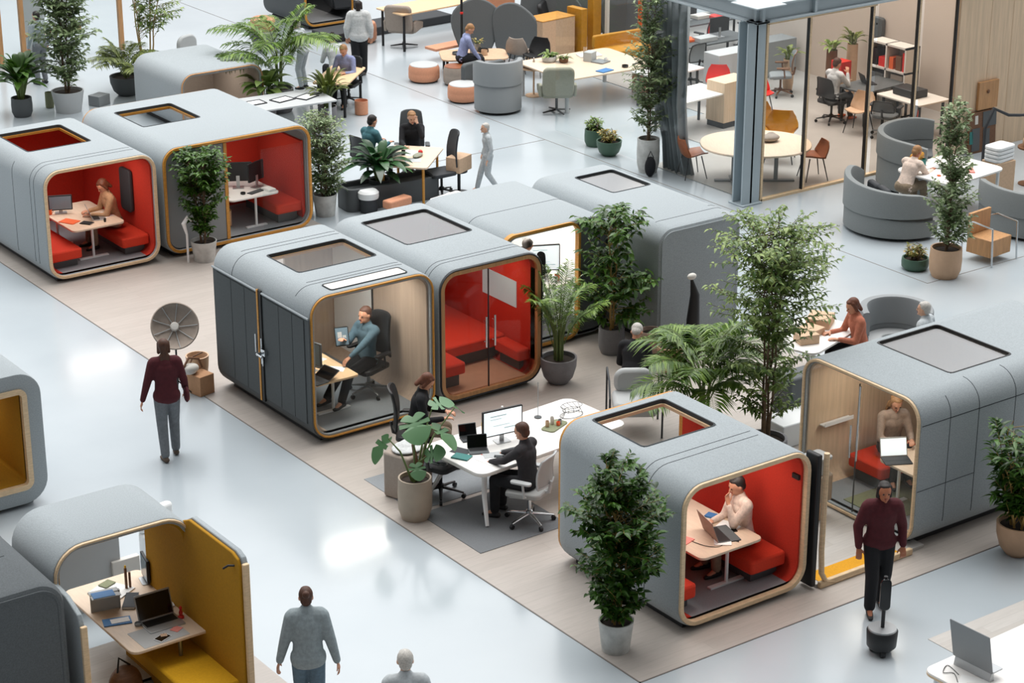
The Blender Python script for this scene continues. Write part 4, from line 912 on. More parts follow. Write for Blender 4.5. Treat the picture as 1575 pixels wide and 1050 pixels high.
for tip, d, sz, ro in (((.02, .05, 1.35), (-.2, -.5, -.25), .46, .3), ((.25, -.05, 1.2), (.3, -.6, -.3), .48, -.3), ((.35, .1, 1.4), (.5, -.1, .1), .34, .2), ((-.22, .25, 1.05), (-.5, .1, -.5), .42, 1.0), ((-.05, -.1, .78), (-.2, -.7, -.4), .26, 0), ((.12, -.1, .85), (.3, -.5, .3), .3, .8), ((.75, .2, 1.25), (.6, .1, -.3), .22, .2)): monst(t, tip, d, sz, ro)
mb = MB(); mb.tube([(0, 0, .5), (.02, 0, .8), (.0, .03, 1.0)], [.035, .03, .02], 8); mb.tube([(.04, 0, .5), (.14, -.02, .85), (.2, 0, 1.1)], [.025, .02, .01], 8); mb.build('stem', 'wood_dark', t)

# ================================================================ POD INTERIORS
PZ = .155
# near red pod
bench('red bench on the right side of the near red pod', 15.42, 16.62, .55, 1.75, group=None)
bench('red bench on the left side of the near red pod', 14.24, 16.6, .34, 1.75)
pod_table('beige topped table with one white leg in the near red pod', 14.65, 16.62, .95, 1.55, m='table_oak', legs=((.6, .24), (.5, 1.2)))
person('man with dark hair in a pink shirt in the near red pod', 15.7, 17.08, 1.35, z=PZ - .1, lean=8, look=(12, -5), hl=(-.05, .25, .97), hr=(.1, .38, .72), top='cloth_pinkshirt', bottom='cloth_khaki', hair='hair_dark', style='short', hip=(0, 0, .52), fl=(-.12, .42, .1), fr=(.12, .45, .1), palm=(0, 0, 1))
laptop('beige laptop seen from behind on the table in the near red pod', 15.12, 17.0, .74, 1.3, lid='taupe', base='grey_dark', s=1.3)
book('dark blue book near the man in the pink shirt', 15.48, 17.4, .74, .4, w=.12, h=.16, cover='blue', t=.02)
phone('phone at the right end of the table in the near red pod', 15.4, 16.98, .74, 1.2)
sheet('white papers at the right end of the near red pod table', 15.48, 17.1, .74, .4, w=.2, h=.26)
sheet('pink note at the front of the near red pod table', 15.3, 16.86, .74, .6, w=.09, h=.09, m='pink')
sheet('rosy magazine at the left of the near red pod table', 14.78, 17.15, .74, .3, w=.2, h=.26, m='pink', t=.01, name='magazine', cat='magazine')
mug('white cup at the back left of the near red pod table', 14.95, 17.55, .74)
mug('orange cup behind the beige laptop', 15.08, 17.62, .74, 'orange')
sheet('white notebook near the front edge of the near red pod table', 15.12, 16.8, .74, .9, w=.14, h=.2, t=.012, name='notebook', cat='notebook')
cable('thin black cord looping over the near red pod table', [(14.85, 17.05, .748), (14.9, 16.85, .748), (15.0, 16.75, .748), (15.12, 16.78, .748), (15.2, 16.95, .748), (15.1, 16.97, .748)])
cable('second black cord hanging from the front of the near red pod table', [(15.25, 16.8, .748), (15.28, 16.7, .75), (15.3, 16.9, .748), (15.2, 17.0, .748)])
t = thing('wall_bracket', 'small black fitting high on the right edge of the near red pod', 'fitting', (16.0, 16.5, 1.45)); mb = MB(); mb.box(-.03, .03, -.01, .1, -.03, .03); mb.build('plate', 'black', t)
# things stored behind, seen through the roof opening
box_thing('shelf_box', 'white paper stack on a ledge seen through the near pod roof opening', 'box', 14.85, 18.2, .95, .3, .22, .3, 'paper', .2)
box_thing('shelf_box', 'dark folder stack seen through the near pod roof opening', 'box', 15.2, 18.25, .95, .4, .25, .22, 'charcoal', .1)
box_thing('shelf_unit', 'low white shelf at the back of the near red pod', 'shelf', 15.05, 18.25, .155, 1.1, .35, .795, 'white', 0)
# far left pod
bench('red bench at the right of the far left pod', 14.78, 31.6, .5, 1.3)
bench('red bench at the left of the far left pod', 13.45, 31.6, .6, 1.3)
pod_table('white table in the far left pod between two red benches', 13.95, 31.68, .95, 1.45, legs=((.42, .2), (.2, 1.1)), m='table_oak')
person('woman with reddish hair in a beige sweater reading in the far left pod', 15.0, 32.3, 1.45, z=PZ - .1, lean=14, look=(30, 0), hl=(-.12, .45, .72), hr=(.12, .42, .72), top='cloth_beige', bottom='cloth_khaki', hair='hair_red', style='bob', hip=(0, 0, .52), fl=(-.12, .42, .1), fr=(.12, .45, .1))
mb = MB(); mb.prism(rrect(-.2, .2, .5, 1.25, .08), -.03, .03, 'y'); tag(mb.build('back_cushion', 'charcoal', loc=(15.24, 32.3, .2), rz=PI / 2, bevel=.015), 'dark cushion behind the woman in the beige sweater', 'cushion')
laptop('silver laptop open before the woman in the beige sweater', 14.5, 32.15, .74, 1.3, scr='black_gloss', s=1.0)
monitor('black monitor at the left of the far left pod table', 14.2, 32.7, .74, -.4, w=.4, h=.26, scr='screen_grey', win=False, lift=.06)
sheet('white papers under the hands of the woman in beige', 14.74, 32.2, .74, .3, m='paper')
sheet('orange folder on the left end of the far left pod table', 14.12, 32.2, .74, .5, m='orange', t=.012, name='folder', cat='folder')
book('black notebook in the middle of the far left pod table', 14.32, 31.95, .74, .6, cover='black', w=.14, h=.2, t=.015)
mug('black salt cellar near the front of the far left pod table', 14.6, 31.85, .74, 'black', h=.06, r=.02, handle=False, name='shaker', cat='shaker')
mug('orange pot at the far end of the far left pod table', 14.02, 32.75, .74, 'orange')
box_thing('desk_box', 'pale box at the back left of the far left pod table', 'box', 14.3, 33.0, .74, .2, .14, .1, 'kraft')
# wide amber framed pod
pod_table('white work table in the amber framed pod with one long leg', 16.85, 31.62, .98, 1.35, legs=((.55, .12),), foot=.2)
monitor('black monitor seen from behind in the amber framed pod', 17.35, 32.25, .74, PI - .5, w=.5, h=.34, win=False)
monitor('second black monitor, right of the first, in the amber framed pod', 17.62, 32.1, .74, PI - .2 + .6, w=.42, h=.34, win=False)
bench('red bench at the right of the amber framed pod', 17.72, 31.58, .52, 1.3, seat_z=.5)
keyb('black keyboard on the table in the amber framed pod', 17.5, 31.85, .74, .3, m='black')
mug('black puck shaped gadget near the front of the amber framed pod table', 17.22, 31.85, .74, 'black', h=.035, r=.045, handle=False, name='speaker_puck', cat='gadget')
mug('orange jar at the left of the amber framed pod table', 17.05, 32.5, .74, 'orange', h=.2, r=.08, handle=False, name='jar', cat='jar')
box_thing('desk_box', 'grey box at the left of the amber framed pod table', 'box', 16.95, 32.1, .74, .16, .2, .16, 'grey_dark')
book('stack of papers at the right end of the amber framed pod table', 17.7, 31.8, .74, .1, cover='paper', t=.04)
mug('pale yellow basket under the amber framed pod table', 16.95, 32.1, .155, 'table_ply', h=.28, r=.14, handle=False, name='basket', cat='basket')
# door pod: desk along the left wall
pod_table('wooden desk in the door pod', 13.66, 23.65, .8, 1.9, m='table_ply', legs=((.55, .3), (.55, 1.6)), r=.04)
task_chair('tall black office chair in the door pod', 14.95, 24.2, PI / 2 + .2, m='black', frame_m='black', base='grey', back_h=1.15, z=.155, seat_h=.45)
person('man with a beard in a denim shirt holding a tablet in the door pod', 14.93, 24.2, PI / 2 + .2, z=.155, lean=-2, look=(8, 0), hl=(-.12, .45, .7), hr=(.04, .4, .92), top='cloth_denim', bottom='cloth_black', hair='hair_brown', style='short', hip=(0, 0, .53), fl=(-.12, .62, .0), fr=(.1, .7, .02))
t = thing('tablet', 'black tablet held upright by the man in the denim shirt', 'tablet', (14.52, 24.16, .98), -.3)
mb = MB().at(rx=-.35); mb.prism(rrect(-.1, .1, 0, .27, .015), 0, .01, 'y'); mb.build('case', 'black', t); mb = MB().at(rx=-.35); mb.box(-.088, .088, -.002, 0, .015, .255); mb.build('screen', 'screen_grey', t)
mb = MB().at(rx=-.35); mb.box(-.06, .0, -.004, -.002, .12, .2).box(.01, .06, -.004, -.002, .08, .15); mb.build('picture', 'grey_light', t)
monitor('grey desktop monitor on the left end of the desk in the door pod', 13.95, 24.15, .74, -1.3, w=.5, h=.34, body='grey_dark', win=False, scr='screen_grey')
keyb('black keyboard on the desk in the door pod', 14.15, 24.25, .74, -1.2, m='black')
laptop('low grey laptop at the front end of the desk in the door pod', 13.95, 23.8, .74, -1.4, open_=150, lid='charcoal', base='charcoal')
sheet('loose white papers on the desk in the door pod', 14.25, 24.5, .74, .3)
mug('white cup at the far end of the desk in the door pod', 14.0, 24.9, .74)
sheet('second white paper near the hands of the man in denim', 14.3, 24.0, .74, .8, w=.18, h=.24)
# red glass pod
bench('long red bench against the back wall of the red glass pod', 15.74, 24.2, 1.6, 1.8, rz=0, seat_z=.52)
bench('short red bench at the left front of the red glass pod', 15.72, 23.6, .5, .8, seat_z=.52)
bench('red bench along the right wall of the red glass pod', 17.1, 23.55, .22, .62, seat_z=.5)
pod_table('small beige side table in the red glass pod', 15.74, 24.4, .5, .34, z=.525, h=.85, m='table_oak', legs=((.25, .17),), foot=.1, r=.04, name='side_table')
mug('dark red cup on the small side table in the red glass pod', 15.9, 24.55, .85, 'cloth_maroon')
mug('pale glass on the small side table in the red glass pod', 16.05, 24.6, .85, 'offwhite', handle=False)
# wood lined pod
bench('wide orange red seat at the back left of the wood lined pod', 18.45, 17.55, .95, .62, z=.155, seat_z=.5)
bench('small orange red seat at the front right of the wood lined pod', 18.6, 16.55, .6, .42, z=.155, seat_z=.5)
pod_table('oak table with one thin white leg in the wood lined pod', 18.25, 16.75, 1.2, .72, m='table_oak', legs=((.2, .5),), foot=.15, r=.12)
person('woman with blond hair in a taupe blouse at the laptop in the wood lined pod', 18.9, 17.88, 2.75, z=.1, lean=10, look=(25, 0), hl=(-.14, .42, .72), hr=(.14, .42, .72), top='cloth_taupe', bottom='cloth_black', hair='hair_blond', style='long', skin='skin', wid=.92, hip=(0, 0, .5), fl=(-.12, .42, .1), fr=(.12, .45, .1))
laptop('black laptop with a bright screen in the wood lined pod', 18.45, 17.36, .74, -.5, lid='silver', scr='screen_white', base='charcoal', s=1.1)
book('small black notebook at the right of the wood lined pod table', 18.85, 17.15, .74, .8, cover='black', t=.02, w=.12, h=.18)
box_thing('bottle_case', 'beige case at the far end of the wood lined pod table', 'case', 19.25, 17.2, .74, .25, .16, .14, 'kraft')
t = thing('wall_rail', 'clear shelf rail on the wooden wall of the wood lined pod', 'rail', (18.3, 18.3, .95)); mb = MB(); mb.box(-.25, .25, -.1, 0, 0, .015).box(-.25, .25, -.1, -.09, .015, .05); mb.build('shelf', 'white', t)
mb = MB(); mb.box(-.7, .7, -.4, .4, 0, .01); tag(mb.build('rug', 'olive_rug', loc=(18.65, 17.3, .156)), 'olive green mat on the floor of the wood lined pod', 'rug')
t = thing('pod_bin', 'tall beige container with a pale lid standing beside the wood lined pod', 'bin', (17.45, 17.7, .05), 0)
mb = MB(); mb.lathe([(.1, 0), (.12, .02), (.1, .2), (.13, .26)], n=20); mb.build('base', 'kraft', t, bevel=0); mb = MB(); mb.prism(rrect(-.17, .17, -.15, .15, .06), .26, .62); mb.build('body', 'pot_beige', t, bevel=.02)
mb = MB(); mb.prism(rrect(-.12, .12, -.11, .11, .04), .62, .82).prism(rrect(-.15, .15, -.14, .14, .05), .82, .86); mb.build('lid', 'grey_light', t, bevel=.008); mb = MB(); mb.ell((-.12, -.1, .62), (.05, .05, .03)); mb.build('snack', 'yellow', t)
# amber framed long pod
pod_table('white counter inside the long grey pod', 17.9, 24.8, 1.2, .7, m='table_white', legs=((.3, .3), (.9, .3)), h=.8)
monitor('black framed display on the counter in the long grey pod', 18.78, 25.2, .8, -.45, w=.5, h=.42, scr='screen_white', lift=.12)
person('person in dark clothes bending over the counter in the long grey pod', 18.95, 25.55, 2.1, z=.06, hip=(0, 0, .8), lean=45, look=(30, 0), hl=(-.12, .6, .95), hr=(.12, .6, .95), top='cloth_black', bottom='cloth_black', hair='hair_dark', skin='skin_tan')
mug('white cup on the counter in the long grey pod', 18.8, 24.95, .8, 'white')
mug('orange cup beside the black framed display in the long grey pod', 18.88, 25.0, .8, 'orange')
box_thing('wall_cabinet', 'grey paneled cabinet at the back of the long grey pod', 'cabinet', 17.7, 26.2, .155, .8, .3, 1.55, 'grey_light')
# yellow booth
bench('yellow bench at the right of the booth pod', 8.72, 17.75, .62, 1.75, m='mustard_seat', leg='mustard_felt', z=.01, seat_z=.46)
bench('yellow bench at the lower left of the booth pod', 7.86, 17.7, .38, .75, m='mustard_seat', leg='mustard_felt', z=.01, seat_z=.42)
pod_table('oak table with a steel leg in the yellow booth pod', 8.42, 18.45, .95, 1.72, z=.01, m='table_oak', legs=((.62, .14), (.5, 1.4)), leg='steel', r=.1, foot=.18)
laptop('silver laptop with a black screen on the booth pod table', 8.98, 19.0, .74, -.03, s=1.3)
mb = MB(); mb.prism(rrect(-.27, .27, -.2, .2, .01), 0, .003); tag(mb.build('desk_mat', 'grey_light', loc=(8.84, 18.68, .74), rz=.02), 'pale grey desk mat under the phone on the booth pod table', 'mat')
phone('white phone with a tan label on the pale grey desk mat', 8.83, 18.57, .745, -1.2, m='white', w=.11, h=.17)
sheet('tan sticky label beside the white phone', 8.86, 18.6, .755, -.3, w=.07, h=.06, m='kraft')
sheet('coral sticky note on the booth pod table', 9.04, 18.66, .745, .5, w=.11, h=.1, m='pink')
t = thing('stamp', 'red hand stamp standing on the booth pod table', 'stamp', (9.2, 18.86, .74)); mb = MB(); mb.lathe([(.035, 0), (.035, .02), (.016, .03), (.022, .07), (.012, .1), (.02, .12), (.01, .14)], n=16); mb.build('body', 'red_plastic', t)
t = thing('tall_lighter', 'two tall dark candles at the back of the booth pod table', 'candle', (9.02, 19.8, .74)); mb = MB(); mb.cyl((0, 0, 0), (0, 0, .26), .016).cyl((.045, .0, 0), (.045, .0, .2), .014); mb.build('candle', 'wood_dark', t); mb = MB(); mb.ell((0, 0, .275), (.012, .012, .022)); mb.build('tip', 'yellow', t)
monitor('slim black monitor seen side on at the back of the booth pod table', 9.28, 19.85, .74, -1.8, w=.3, h=.28, scr='screen_grey', win=False, lift=.03)
t = thing('display_stand', 'glass fronted magazine stand at the left of the booth pod table', 'stand', (8.62, 19.5, .74), -.2); mb = MB(); mb.box(-.16, .16, -.01, .01, 0, .2).box(.15, .165, -.02, .02, 0, .22).box(-.16, .16, -.1, .1, .19, .2); mb.build('panel', 'grey_light', t); mb = MB(); mb.box(-.14, .1, -.09, .05, .2, .206); mb.build('cover', 'blue', t)
sheet('magazine with a blue and red cover at the left of the booth pod table', 8.6, 19.18, .74, -.3, w=.3, h=.16, m='blue', t=.012, name='magazine', cat='magazine')
sheet('white paper tucked on the blue and red magazine', 8.63, 19.17, .753, -.25, w=.2, h=.1)
sheet('green leafed card lying on white papers in the booth pod', 8.88, 20.0, .76, .4, w=.16, h=.12, m='leaf_dark' if 0 else 'olive_rug', t=.01, name='card', cat='card')
sheet('loose white papers at the back of the booth pod table', 8.86, 19.85, .74, .5, w=.34, h=.4, t=.015)
book('dark edged binder between papers and laptop in the booth pod', 8.92, 19.5, .74, -.6, cover='charcoal', w=.14, h=.34, t=.03)
sheet('white notebook at the right edge of the booth pod table', 9.2, 19.25, .74, -.2, w=.18, h=.22, t=.015, name='notebook', cat='notebook')
mug('small grey dish left of the silver laptop', 8.75, 18.98, .74, 'grey', h=.03, r=.04, handle=False, name='dish', cat='dish')
t = thing('backpack', 'dark brown bag with straps on the floor under the booth pod table', 'bag', (8.45, 18.75, .01), .3)
mb = MB(); mb.ell((0, 0, .22), (.2, .16, .22), 16, 10); mb.ell((.03, -.12, .16), (.13, .07, .12)); mb.build('body', 'wood_dark', t, remesh=.012); mb = MB(); mb.tube([(-.1, 0, .4), (-.05, .02, .55), (.08, 0, .42)], .012); mb.build('strap', 'black', t)
box_thing('cabinet', 'tall grey cabinet standing behind the booth pod', 'cabinet', 9.05, 21.1, 0, .8, .5, .95, 'grey_light', 0)
sheet('green folder on top of the tall grey cabinet', 8.95, 21.1, .95, .2, w=.3, h=.2, m='leaf_x' if 0 else 'teal', t=.03, name='folder', cat='folder')
box_thing('leaning_screen', 'pale grey panel leaning at the right of the tall grey cabinet', 'panel', 9.5, 20.85, 0, .35, .08, .55, 'offwhite', 0)
box_thing('white_box', 'white box carrying a blue print, behind the booth pod', 'box', 10.12, 20.75, 0, .45, .45, .42, 'white', 0)
sheet('blue printed sheet on the white box behind the booth pod', 10.12, 20.72, .42, .2, w=.32, h=.26, m='paper')
sheet('blue shape on the printed sheet behind the booth pod', 10.13, 20.73, .424, .6, w=.18, h=.12, m='blue')
t = thing('white_armchair', 'small white armchair in the distance behind the booth pod', 'armchair', (10.35, 21.5, 0), .2); mb = MB(); mb.prism(rrect(-.25, .25, -.25, .25, .08), 0, .38); mb.build('seat', 'white', t, bevel=.03); mb = MB(); mb.prism(rrect(-.25, .25, .12, .25, .06), .38, .65); mb.build('backrest', 'white', t, bevel=.03)
# left edge pod
t = thing('pod_lamp', 'pale curved lamp inside the pod at the left edge', 'lamp', (9.35, 24.2, .2)); mb = MB(); mb.tube([(0, 0, 0), (0, 0, .3), (-.1, 0, .42), (-.3, 0, .4)], .014); mb.build('arm', 'offwhite', t); mb = MB(); mb.lathe([(.12, 0), (.12, .02)], n=18); mb.build('base', 'offwhite', t)

# ================================================================ FAR TABLES, LOUNGE AND MEETING ROOM
# two colleagues at a small table
desk('small pale table of the pair talking, behind the lily planter', 20.85, 32.1, .75, 1.35, .95, top='table_oak', leg='wood_amber', splay=False, r=.06, lr=.025)
person('man in a teal shirt at the small table, in profile', 20.55, 33.1, -1.4, lean=10, look=(10, 0), hl=(-.15, .42, .76), hr=(.15, .42, .76), top='cloth_tealshirt', bottom='cloth_black', hair='hair_dark', style='short', **SIT)
task_chair('chair with a thin dark frame behind the man in teal', 20.55, 33.1, -1.4, m='black', frame_m='black', base='black', back_h=1.0, arms=False)
person('fair haired person in a black sweater sitting at the small table', 21.45, 32.95, 2.6, lean=4, look=(15, 10), hl=(-.1, .22, 1.12), hr=(.15, .45, .76), top='cloth_black', bottom='cloth_black', hair='hair_blond', style='short', skin='skin_pale', palm=(0, 0, 1), **SIT)
task_chair('tall grey backed chair of the person in the black sweater', 21.45, 32.95, 2.6, m='grey_dark', frame_m='grey_dark', base='black', back_h=1.25)
task_chair('empty charcoal office chair at the right of the small table', 21.3, 31.75, 1.35, m='charcoal', frame_m='charcoal', base='black', back_h=1.2, arms=False)
sheet('white papers on the small table of the talking pair', 20.95, 32.3, .74, .4, w=.35, h=.3)
sheet('open magazine on the small table of the talking pair', 20.75, 31.85, .74, .9, w=.25, h=.3, m='grey_light', name='magazine', cat='magazine')
mug('dark camera shaped cup on the small table of the talking pair', 20.8, 32.25, .74, 'black')
t = thing('fruit_tray', 'oval dish with a red end piece on the small table of the pair', 'dish', (20.95, 32.0, .74), .6); mb = MB(); mb.ell((0, 0, .03), (.16, .08, .03)); mb.build('dish', 'olive_grey', t); mb = MB(); mb.ell((.13, 0, .05), (.045, .045, .045)); mb.build('fruit', 'red_plastic', t)
box_thing('cardboard_case', 'tan box like case on a dark stand beside the empty charcoal chair', 'case', 21.62, 31.65, .45, .42, .3, .28, 'kraft', .4)
t = thing('stand_base', 'dark round stool under the tan case', 'stool', (21.62, 31.65, 0)); mb = MB(); mb.lathe([(.2, 0), (.2, .02), (.03, .04), (.03, .4), (.16, .42), (.16, .45)], n=20); mb.build('pedestal', 'black', t)
t = thing('round_stool', 'round white topped stool with a dark base behind the red glass pod', 'stool', (19.68, 31.7, 0)); mb = MB(); mb.lathe([(.15, 0), (.16, .03), (.16, .26)], n=24); mb.build('base', 'charcoal', t); mb = MB(); mb.lathe([(.18, .26), (.19, .3), (.19, .37), (.15, .41), (.01, .415)], n=28); mb.build('seat', 'white', t)
box_thing('low_bench', 'copper coloured low bench right of the white topped stool', 'bench', 20.1, 31.4, .1, .55, .22, .16, 'copper', .2, .03)
t = thing('planter_trough', 'long dark grey planter trough under the lily leaves', 'planter', (20.3, 32.0, 0), -.1); mb = MB(); mb.ring(rrect(-.95, .95, -.28, .28, .15), rrect(-.88, .88, -.21, .21, .1), 0, .42); mb.prism(rrect(-.88, .88, -.21, .21, .1), .02, .34); mb.build('trough', 'pot_dark', t, bevel=.01)
desk('small white side table with papers behind the red glass pod', 20.5, 30.2, .2, .7, .5, h=.5, name='side_table', splay=False, r=.05, lr=.012)
sheet('white open book on the small white side table', 20.45, 30.25, .5, .4, w=.4, h=.26, t=.02, name='open_book', cat='book')
sheet('copper edged pad on the small white side table', 20.3, 30.1, .5, .8, w=.3, h=.12, m='copper', t=.02, name='pad', cat='notebook')
# table with two people in the aisle
desk('narrow ply table of the person in a blue shirt near the palm', 22.95, 38.0, .75, 1.5, .75, top='table_ply', leg='black', splay=False, r=.05)
person('grey haired person in a pale blue shirt at the narrow ply table', 23.35, 38.3, 2.1, lean=14, look=(25, 0), hl=(-.15, .42, .76), hr=(.15, .42, .76), top='cloth_blueshirt', bottom='cloth_black', hair='hair_blond', style='short', **SIT)
task_chair('black office chair of the person in the pale blue shirt', 23.35, 38.3, 2.1, m='black', frame_m='black', base='black', back_h=.95)
person('dark haired person in white sitting further back at the narrow ply table', 23.55, 39.1, -.2, lean=20, look=(25, 0), hl=(-.15, .42, .76), hr=(.15, .42, .76), top='cloth_whiteshirt', bottom='cloth_black', hair='hair_dark', style='bun', **SIT)
task_chair('grey stool like chair under the dark haired person in white', 23.55, 39.1, -.2, m='grey', frame_m='grey', base='grey', back_h=.7, arms=False)
mug('copper pot on the floor below the narrow ply table', 23.1, 37.4, 0, 'copper', h=.3, r=.14, handle=False, name='floor_pot', cat='pot')
person('faint pale grey figure standing between the palm and the ply table', 23.2, 39.9, .5, top='cloth_paleghost', bottom='cloth_paleghost', hair='hair_grey', skin='skin_pale', s=.9, lean=12)
person('person in a long pale coat and black trousers walking away, head out of view', 24.75, 40.1, -.6, top='cloth_coat', bottom='cloth_black', hair='hair_dark', style='bob', loose=.03, fl=(-.08, -.12, .02), fr=(.09, .14, 0), shoes='cloth_brownboot', jacket=True, lean=2)
person('pale grey blurred figure walking across the open floor in the centre back', 22.1, 31.4, 1.2, top='cloth_paleghost', bottom='cloth_paleghost', hair='hair_grey', skin='skin_pale', s=.78, fl=(-.08, -.2, .05), fr=(.09, .25, 0), shoes='grey_light')
# glass table with frames behind the amber framed pod
desk('pale glossy table holding thin frames behind the amber framed pod', 20.9, 37.0, -.1, 2.1, 1.1, h=.72, name='display_table', splay=False, r=.03, top='grey_light')
for i, (dx, dy, ll) in enumerate(((-.5, .1, 'white framed sheet at the left of the pale glossy table'), (.1, .0, 'white framed sheet in the middle of the pale glossy table'), (.6, -.1, 'white framed sheet at the right of the pale glossy table'))):
    t = thing('picture_frame', ll, 'frame', (20.9 + dx, 37.0 + dy, .72), .2 * i); mb = MB(); mb.ring(rrect(-.22, .22, -.16, .16, .01), rrect(-.19, .19, -.13, .13, .01), 0, .02); mb.build('border', 'charcoal', t); mb = MB(); mb.box(-.19, .19, -.13, .13, 0, .012); mb.build('sheet', 'paper', t)
t = thing('chair_behind_pod', 'grey rounded chair back rising behind the small grey pod', 'chair', (21.3, 41.4, 0), .3)
mb = MB(); mb.prism(rrect(-.28, .28, .55, 1.15, .2), .1, .2, 'y'); mb.build('backrest', 'grey_light', t, bevel=.04); mb = MB(); mb.prism(rrect(-.28, .28, -.35, .15, .1), .42, .54); mb.build('seat', 'grey_light', t, bevel=.03); mb = MB(); mb.cyl((0, 0, 0), (0, 0, .42), .03); mb.build('leg', 'steel', t)
mb = MB(); mb.prism(rrect(0, 1.1, .0, .7, .3), 0, .55); tag(mb.build('sofa_end', 'grey_light', loc=(19.1, 36.6, 0), bevel=.08), 'light grey rounded sofa end behind the amber framed pod', 'sofa')
person('grey figure with a dark head standing behind the leafy bush at far left', 18.75, 43.6, .2, top='cloth_greysweat', bottom='cloth_greytrouser', hair='hair_dark', style='short', s=.95)
mug('olive and red canister by the pale pot of the tall ficus', 18.05, 41.7, 0, 'olive_rug', h=.33, r=.09, handle=False, name='canister', cat='bin')
box_thing('step_stool', 'small grey crate on the floor near the dark bowl planter', 'crate', 19.0, 41.3, 0, .35, .3, .22, 'grey', .4)
# a bowl planter with copper objects at the top left of centre
t = thing('copper_seat_stack', 'stack of coral cushions on a leafy metal bowl at the top of the view', 'planter', (24.3, 43.6, 0)); mb = MB(); mb.lathe([(.1, 0), (.25, .15), (.36, .4), (.42, .45), (.4, .46)], n=20); mb.build('bowl', 'pot_grey', t); mb = MB(); mb.lathe([(.26, .46), (.28, .52), (.26, .6), (.3, .63), (.28, .72), (.2, .76)], n=20); mb.build('cushions', 'copper', t)
# low black plinth, pouf and seats at the top
box_thing('black_plinth', 'long low black platform at the top of the view behind the walker in a coat', 'platform', 27.6, 43.6, .004, 3.6, .8, .2, 'charcoal', .05, .02)
pouf('copper drum pouf at the top behind the walker in a coat', 26.55, 42.9, .36, .45, top='copper')
lounge_chair('taupe lounge armchair on a black star base at the top', 27.1, 41.9, -.9, m='taupe')
lounge_chair('black lounge armchair at the very top edge of the view', 27.3, 45.0, -1.8, m='charcoal')
desk('long ply table on the top edge with a dark pole through it', 28.3, 42.0, .1, 3.3, 1.0, h=.9, top='table_ply', leg='black', splay=False, r=.04)
t = thing('floor_pole', 'thin dark pole standing in front of the long ply table', 'pole', (27.3, 39.8, 0)); mb = MB(); mb.cyl((0, 0, 0), (0, 0, 1.5), .028); mb.build('pole', 'black', t); mb = MB(); mb.ell((0, 0, 1.15), (.04, .04, .04)); mb.build('knob', 'red_plastic', t)
box_thing('low_table', 'low copper toned bench board in front of the taupe armchair', 'table', 27.35, 40.4, .25, 1.1, .4, .06, 'copper', .1)
desk('triangular looking copper wood coffee table with plates and flowers', 27.0, 38.9, -.5, 1.5, 1.0, h=.42, name='coffee_table', top='kraft', leg='black', splay=False, r=.2)
for i, (dx, dy, mm, hh, ll) in enumerate(((-.3, .2, 'grey_dark', .05, 'dark plate on the copper wood coffee table'), (-.05, -.05, 'steel', .14, 'steel jug on the copper wood coffee table'), (.15, -.2, 'kraft', .12, 'tan cup on the copper wood coffee table'), (.3, .05, 'black', .06, 'black bowl on the copper wood coffee table'))):
    mug(ll, 27.0 + dx, 38.9 + dy, .42, mm, h=hh, r=.07 if hh > .06 else .12, handle=False, name='tableware', cat='tableware')
blade_plant('flower_bunch', 'yellow and white flowers in a vase on the copper wood coffee table', 27.25, 39.1, (.08, .18, 'steel', 'cyl'), 14, .16, .05, m='flower_mix', z=.42, stem=.1, cat='flowers')
box_thing('cork_board', 'hanging orange wood panel with dark strokes at the top', 'board', 29.0, 40.9, .4, 1.0, .08, 1.1, 'copper', -.2)
pouf('copper round pouf with a grey top, left of the seated person', 25.7, 38.95, .34, .36)
pouf('copper round pouf with a grey top, beside the tall grey tub chair', 25.45, 37.05, .34, .36)
pouf('taupe basket like pouf under the seated person in black trousers', 26.1, 38.3, .27, .4, m='taupe', top='leather')
person('person in black trousers and a pale blue top sitting at the coffee table', 26.35, 38.45, -2.6 + .6, hip=(0, 0, .52), lean=16, look=(30, 0), hl=(-.15, .4, .5), hr=(.15, .4, .5), fl=(-.12, .4, 0), fr=(.12, .5, 0), top='cloth_blueshirt', bottom='cloth_black', hair='hair_blond', shoes='orange')
